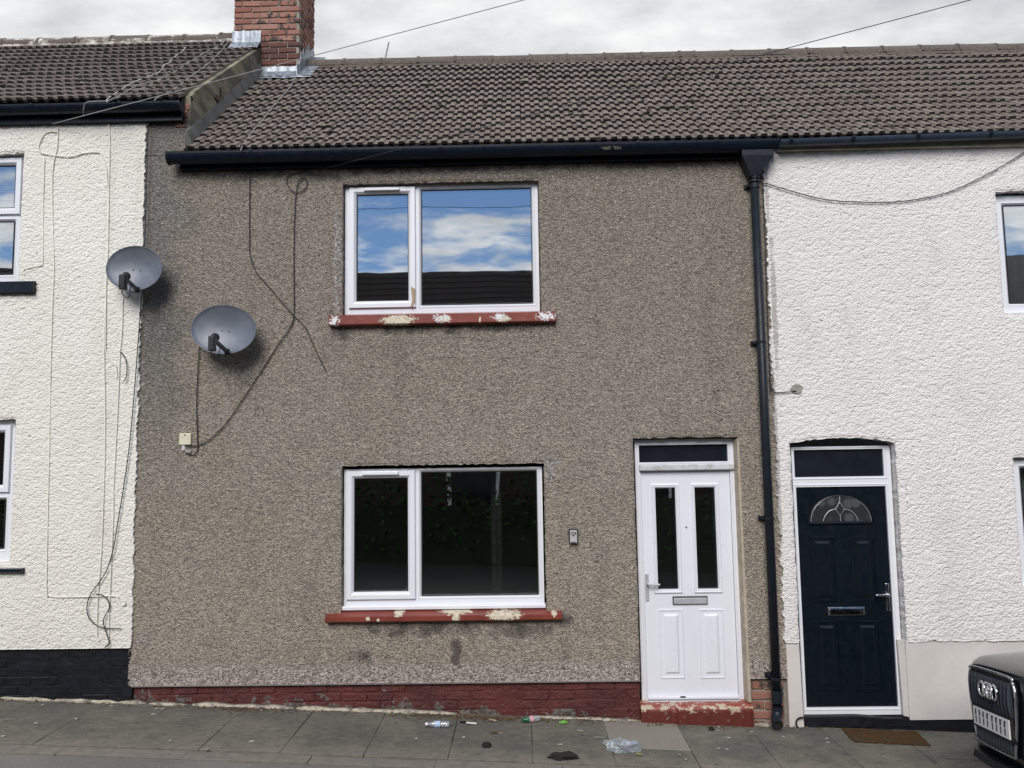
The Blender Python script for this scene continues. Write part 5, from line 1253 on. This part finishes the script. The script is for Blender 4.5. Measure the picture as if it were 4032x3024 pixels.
for s in (-1, 1):
    hl = MB().loft([[(.10, s * .42, .70), (.20, s * .60, .715), (.42, s * .75, .74), (.42, s * .75, .64), (.20, s * .6, .60), (.10, s * .42, .615)], [(.045, s * .46, .69), (.15, s * .635, .71), (.38, s * .80, .735), (.38, s * .80, .65), (.14, s * .635, .605), (.04, s * .455, .625)]])
    cb(hl, 'headlight', M_HEAD, bevel=.006)
    cb(MB().loft([[(.10, s * .40, .30), (.20, s * .60, .30), (.20, s * .60, .42), (.10, s * .40, .42)], [(.045, s * .45, .31), (.15, s * .64, .31), (.15, s * .64, .41), (.045, s * .45, .41)]]), 'air_intake', M_CARB)
    for u in (.86, 3.5):
        wh = MB().tube([(u, s * .72, .365), (u, s * .74, .365), (u, s * .925, .365), (u, s * .945, .365)], [.34, .365, .365, .34], 32); wo_ = cb(wh, 'wheel', M_TYRE)
        cb(MB().tube([(u, s * .93, .365), (u, s * .953, .365)], [.25, .235], 28), 'rim', M_CHROME, wo_)
        cb(MB().tube([(u, s * .90, .38), (u, s * .928, .38)], .42, 32), 'wheel_arch', M_CARB)
    cb(MB().box(1.35, 1.52, s * .96 - .1, s * .96 + .1, .98, 1.1), 'wing_mirror', M_CARP, bevel=.03)
em = cb(MB().loft([[(.34 + .035 * math.cos(q), -.28 + .035 * math.sin(q), .842) for q in np.linspace(0, 6.28, 12, endpoint=False)], [(.34 + .03 * math.cos(q), -.28 + .03 * math.sin(q), .858) for q in np.linspace(0, 6.28, 12, endpoint=False)]]), 'washer_cover', M_CARB)
car.location = (NX, NY, gz(NX) - .020)
car.rotation_euler = (RAD(-8.0), math.atan(-GX), RAD(-9))

# ------------------------------------------------------------------ across the street: what the windows mirror
OH = empty('facing_terrace', (0, -11, gz(0)), 'dark roofed terrace across the street, mirrored in the upstairs window', 'house')
MB().box(-24, 24, -16.6, -11, -1.5, 4.95).build('wall', M_DBRICK, OH)
m = MB(); ez_, ey_ = 4.9, -10.9
rows = 12
for j in range(rows):
    s0, s1 = j * .305, (j + 1) * .305 + .02
    for (xa, xb, dz_) in ((-24, -4.6, .30), (-4.6, 5.5, 0.0), (5.5, 24, .12)):
        y0_, z0_ = ey_ - s0 * math.cos(PIT), ez_ + s0 * math.sin(PIT) + .012 + dz_; y1_, z1_ = ey_ - s1 * math.cos(PIT), ez_ + s1 * math.sin(PIT) + dz_
        m.loft([[(xa, y0_, z0_), (xa, y1_, z1_), (xa, y1_, z1_ - .03), (xa, y0_, z0_ - .03)], [(xb, y0_, z0_), (xb, y1_, z1_), (xb, y1_, z1_ - .03), (xb, y0_, z0_ - .03)]])
m.build('roof', M_DROOF, OH)
for xw in (-9, -5.5, -1.8, 2.2, 5.8, 9.2):
    f = MB().ring(xw, xw + 1.2, .95, 2.2, [(0, -10.99), (0, -10.95), (.08, -10.95), (.08, -10.99)]).build('window', M_PVCG, OH); MB().box(xw + .07, xw + 1.13, -10.99, -10.975, 1.02, 2.13).build('pane', M_DARKGLASS, f)
hd = empty('hedge', (0, -10.2, gz(0)), 'dark green front hedge across the street, mirrored in the ground floor window', 'hedge')
m = MB(); tp_ = []
for i in range(7000):
    X = random.uniform(-14, 14); top = 1.9 + .35 * math.sin(X * 1.3) + .25 * math.sin(X * 3.1 + 1); Z = gz(X) + random.uniform(0, 1) ** .6 * top; Y = -8.75 + random.gauss(0, .14)
    c = Vector((X, Y, Z)); u = Vector((random.gauss(0, 1), random.gauss(0, 1), random.gauss(0, 1))).normalized() * .07; v = u.cross(Vector((random.gauss(0, 1), random.gauss(0, 1), random.gauss(0, 1)))).normalized() * .04
    b = len(m.v); m.v += [c - u, c + v, c + u, c - v]; m.f.append((b, b + 1, b + 2, b + 3))
me = bpy.data.meshes.new('foliage'); me.from_pydata([tuple(p) for p in m.v], [], m.f); fo = link('foliage', me, M_HEDGE, hd, raw=True)
MB().box(-14, 14, -8.9, -8.75, -.6, 1.3).build('branch_core', plain('hedge_inside', (.012, .02, .008), .9), hd)
A, B = Vector((-30, -9.2, 8.1)), Vector((30, -9.4, 8.6))
tag(MB().tube(span(A, B, .7, 40), .006, 6).build('street_cable', M_CABB, None), 'street cable mirrored across the sky in the upstairs window', 'cable')
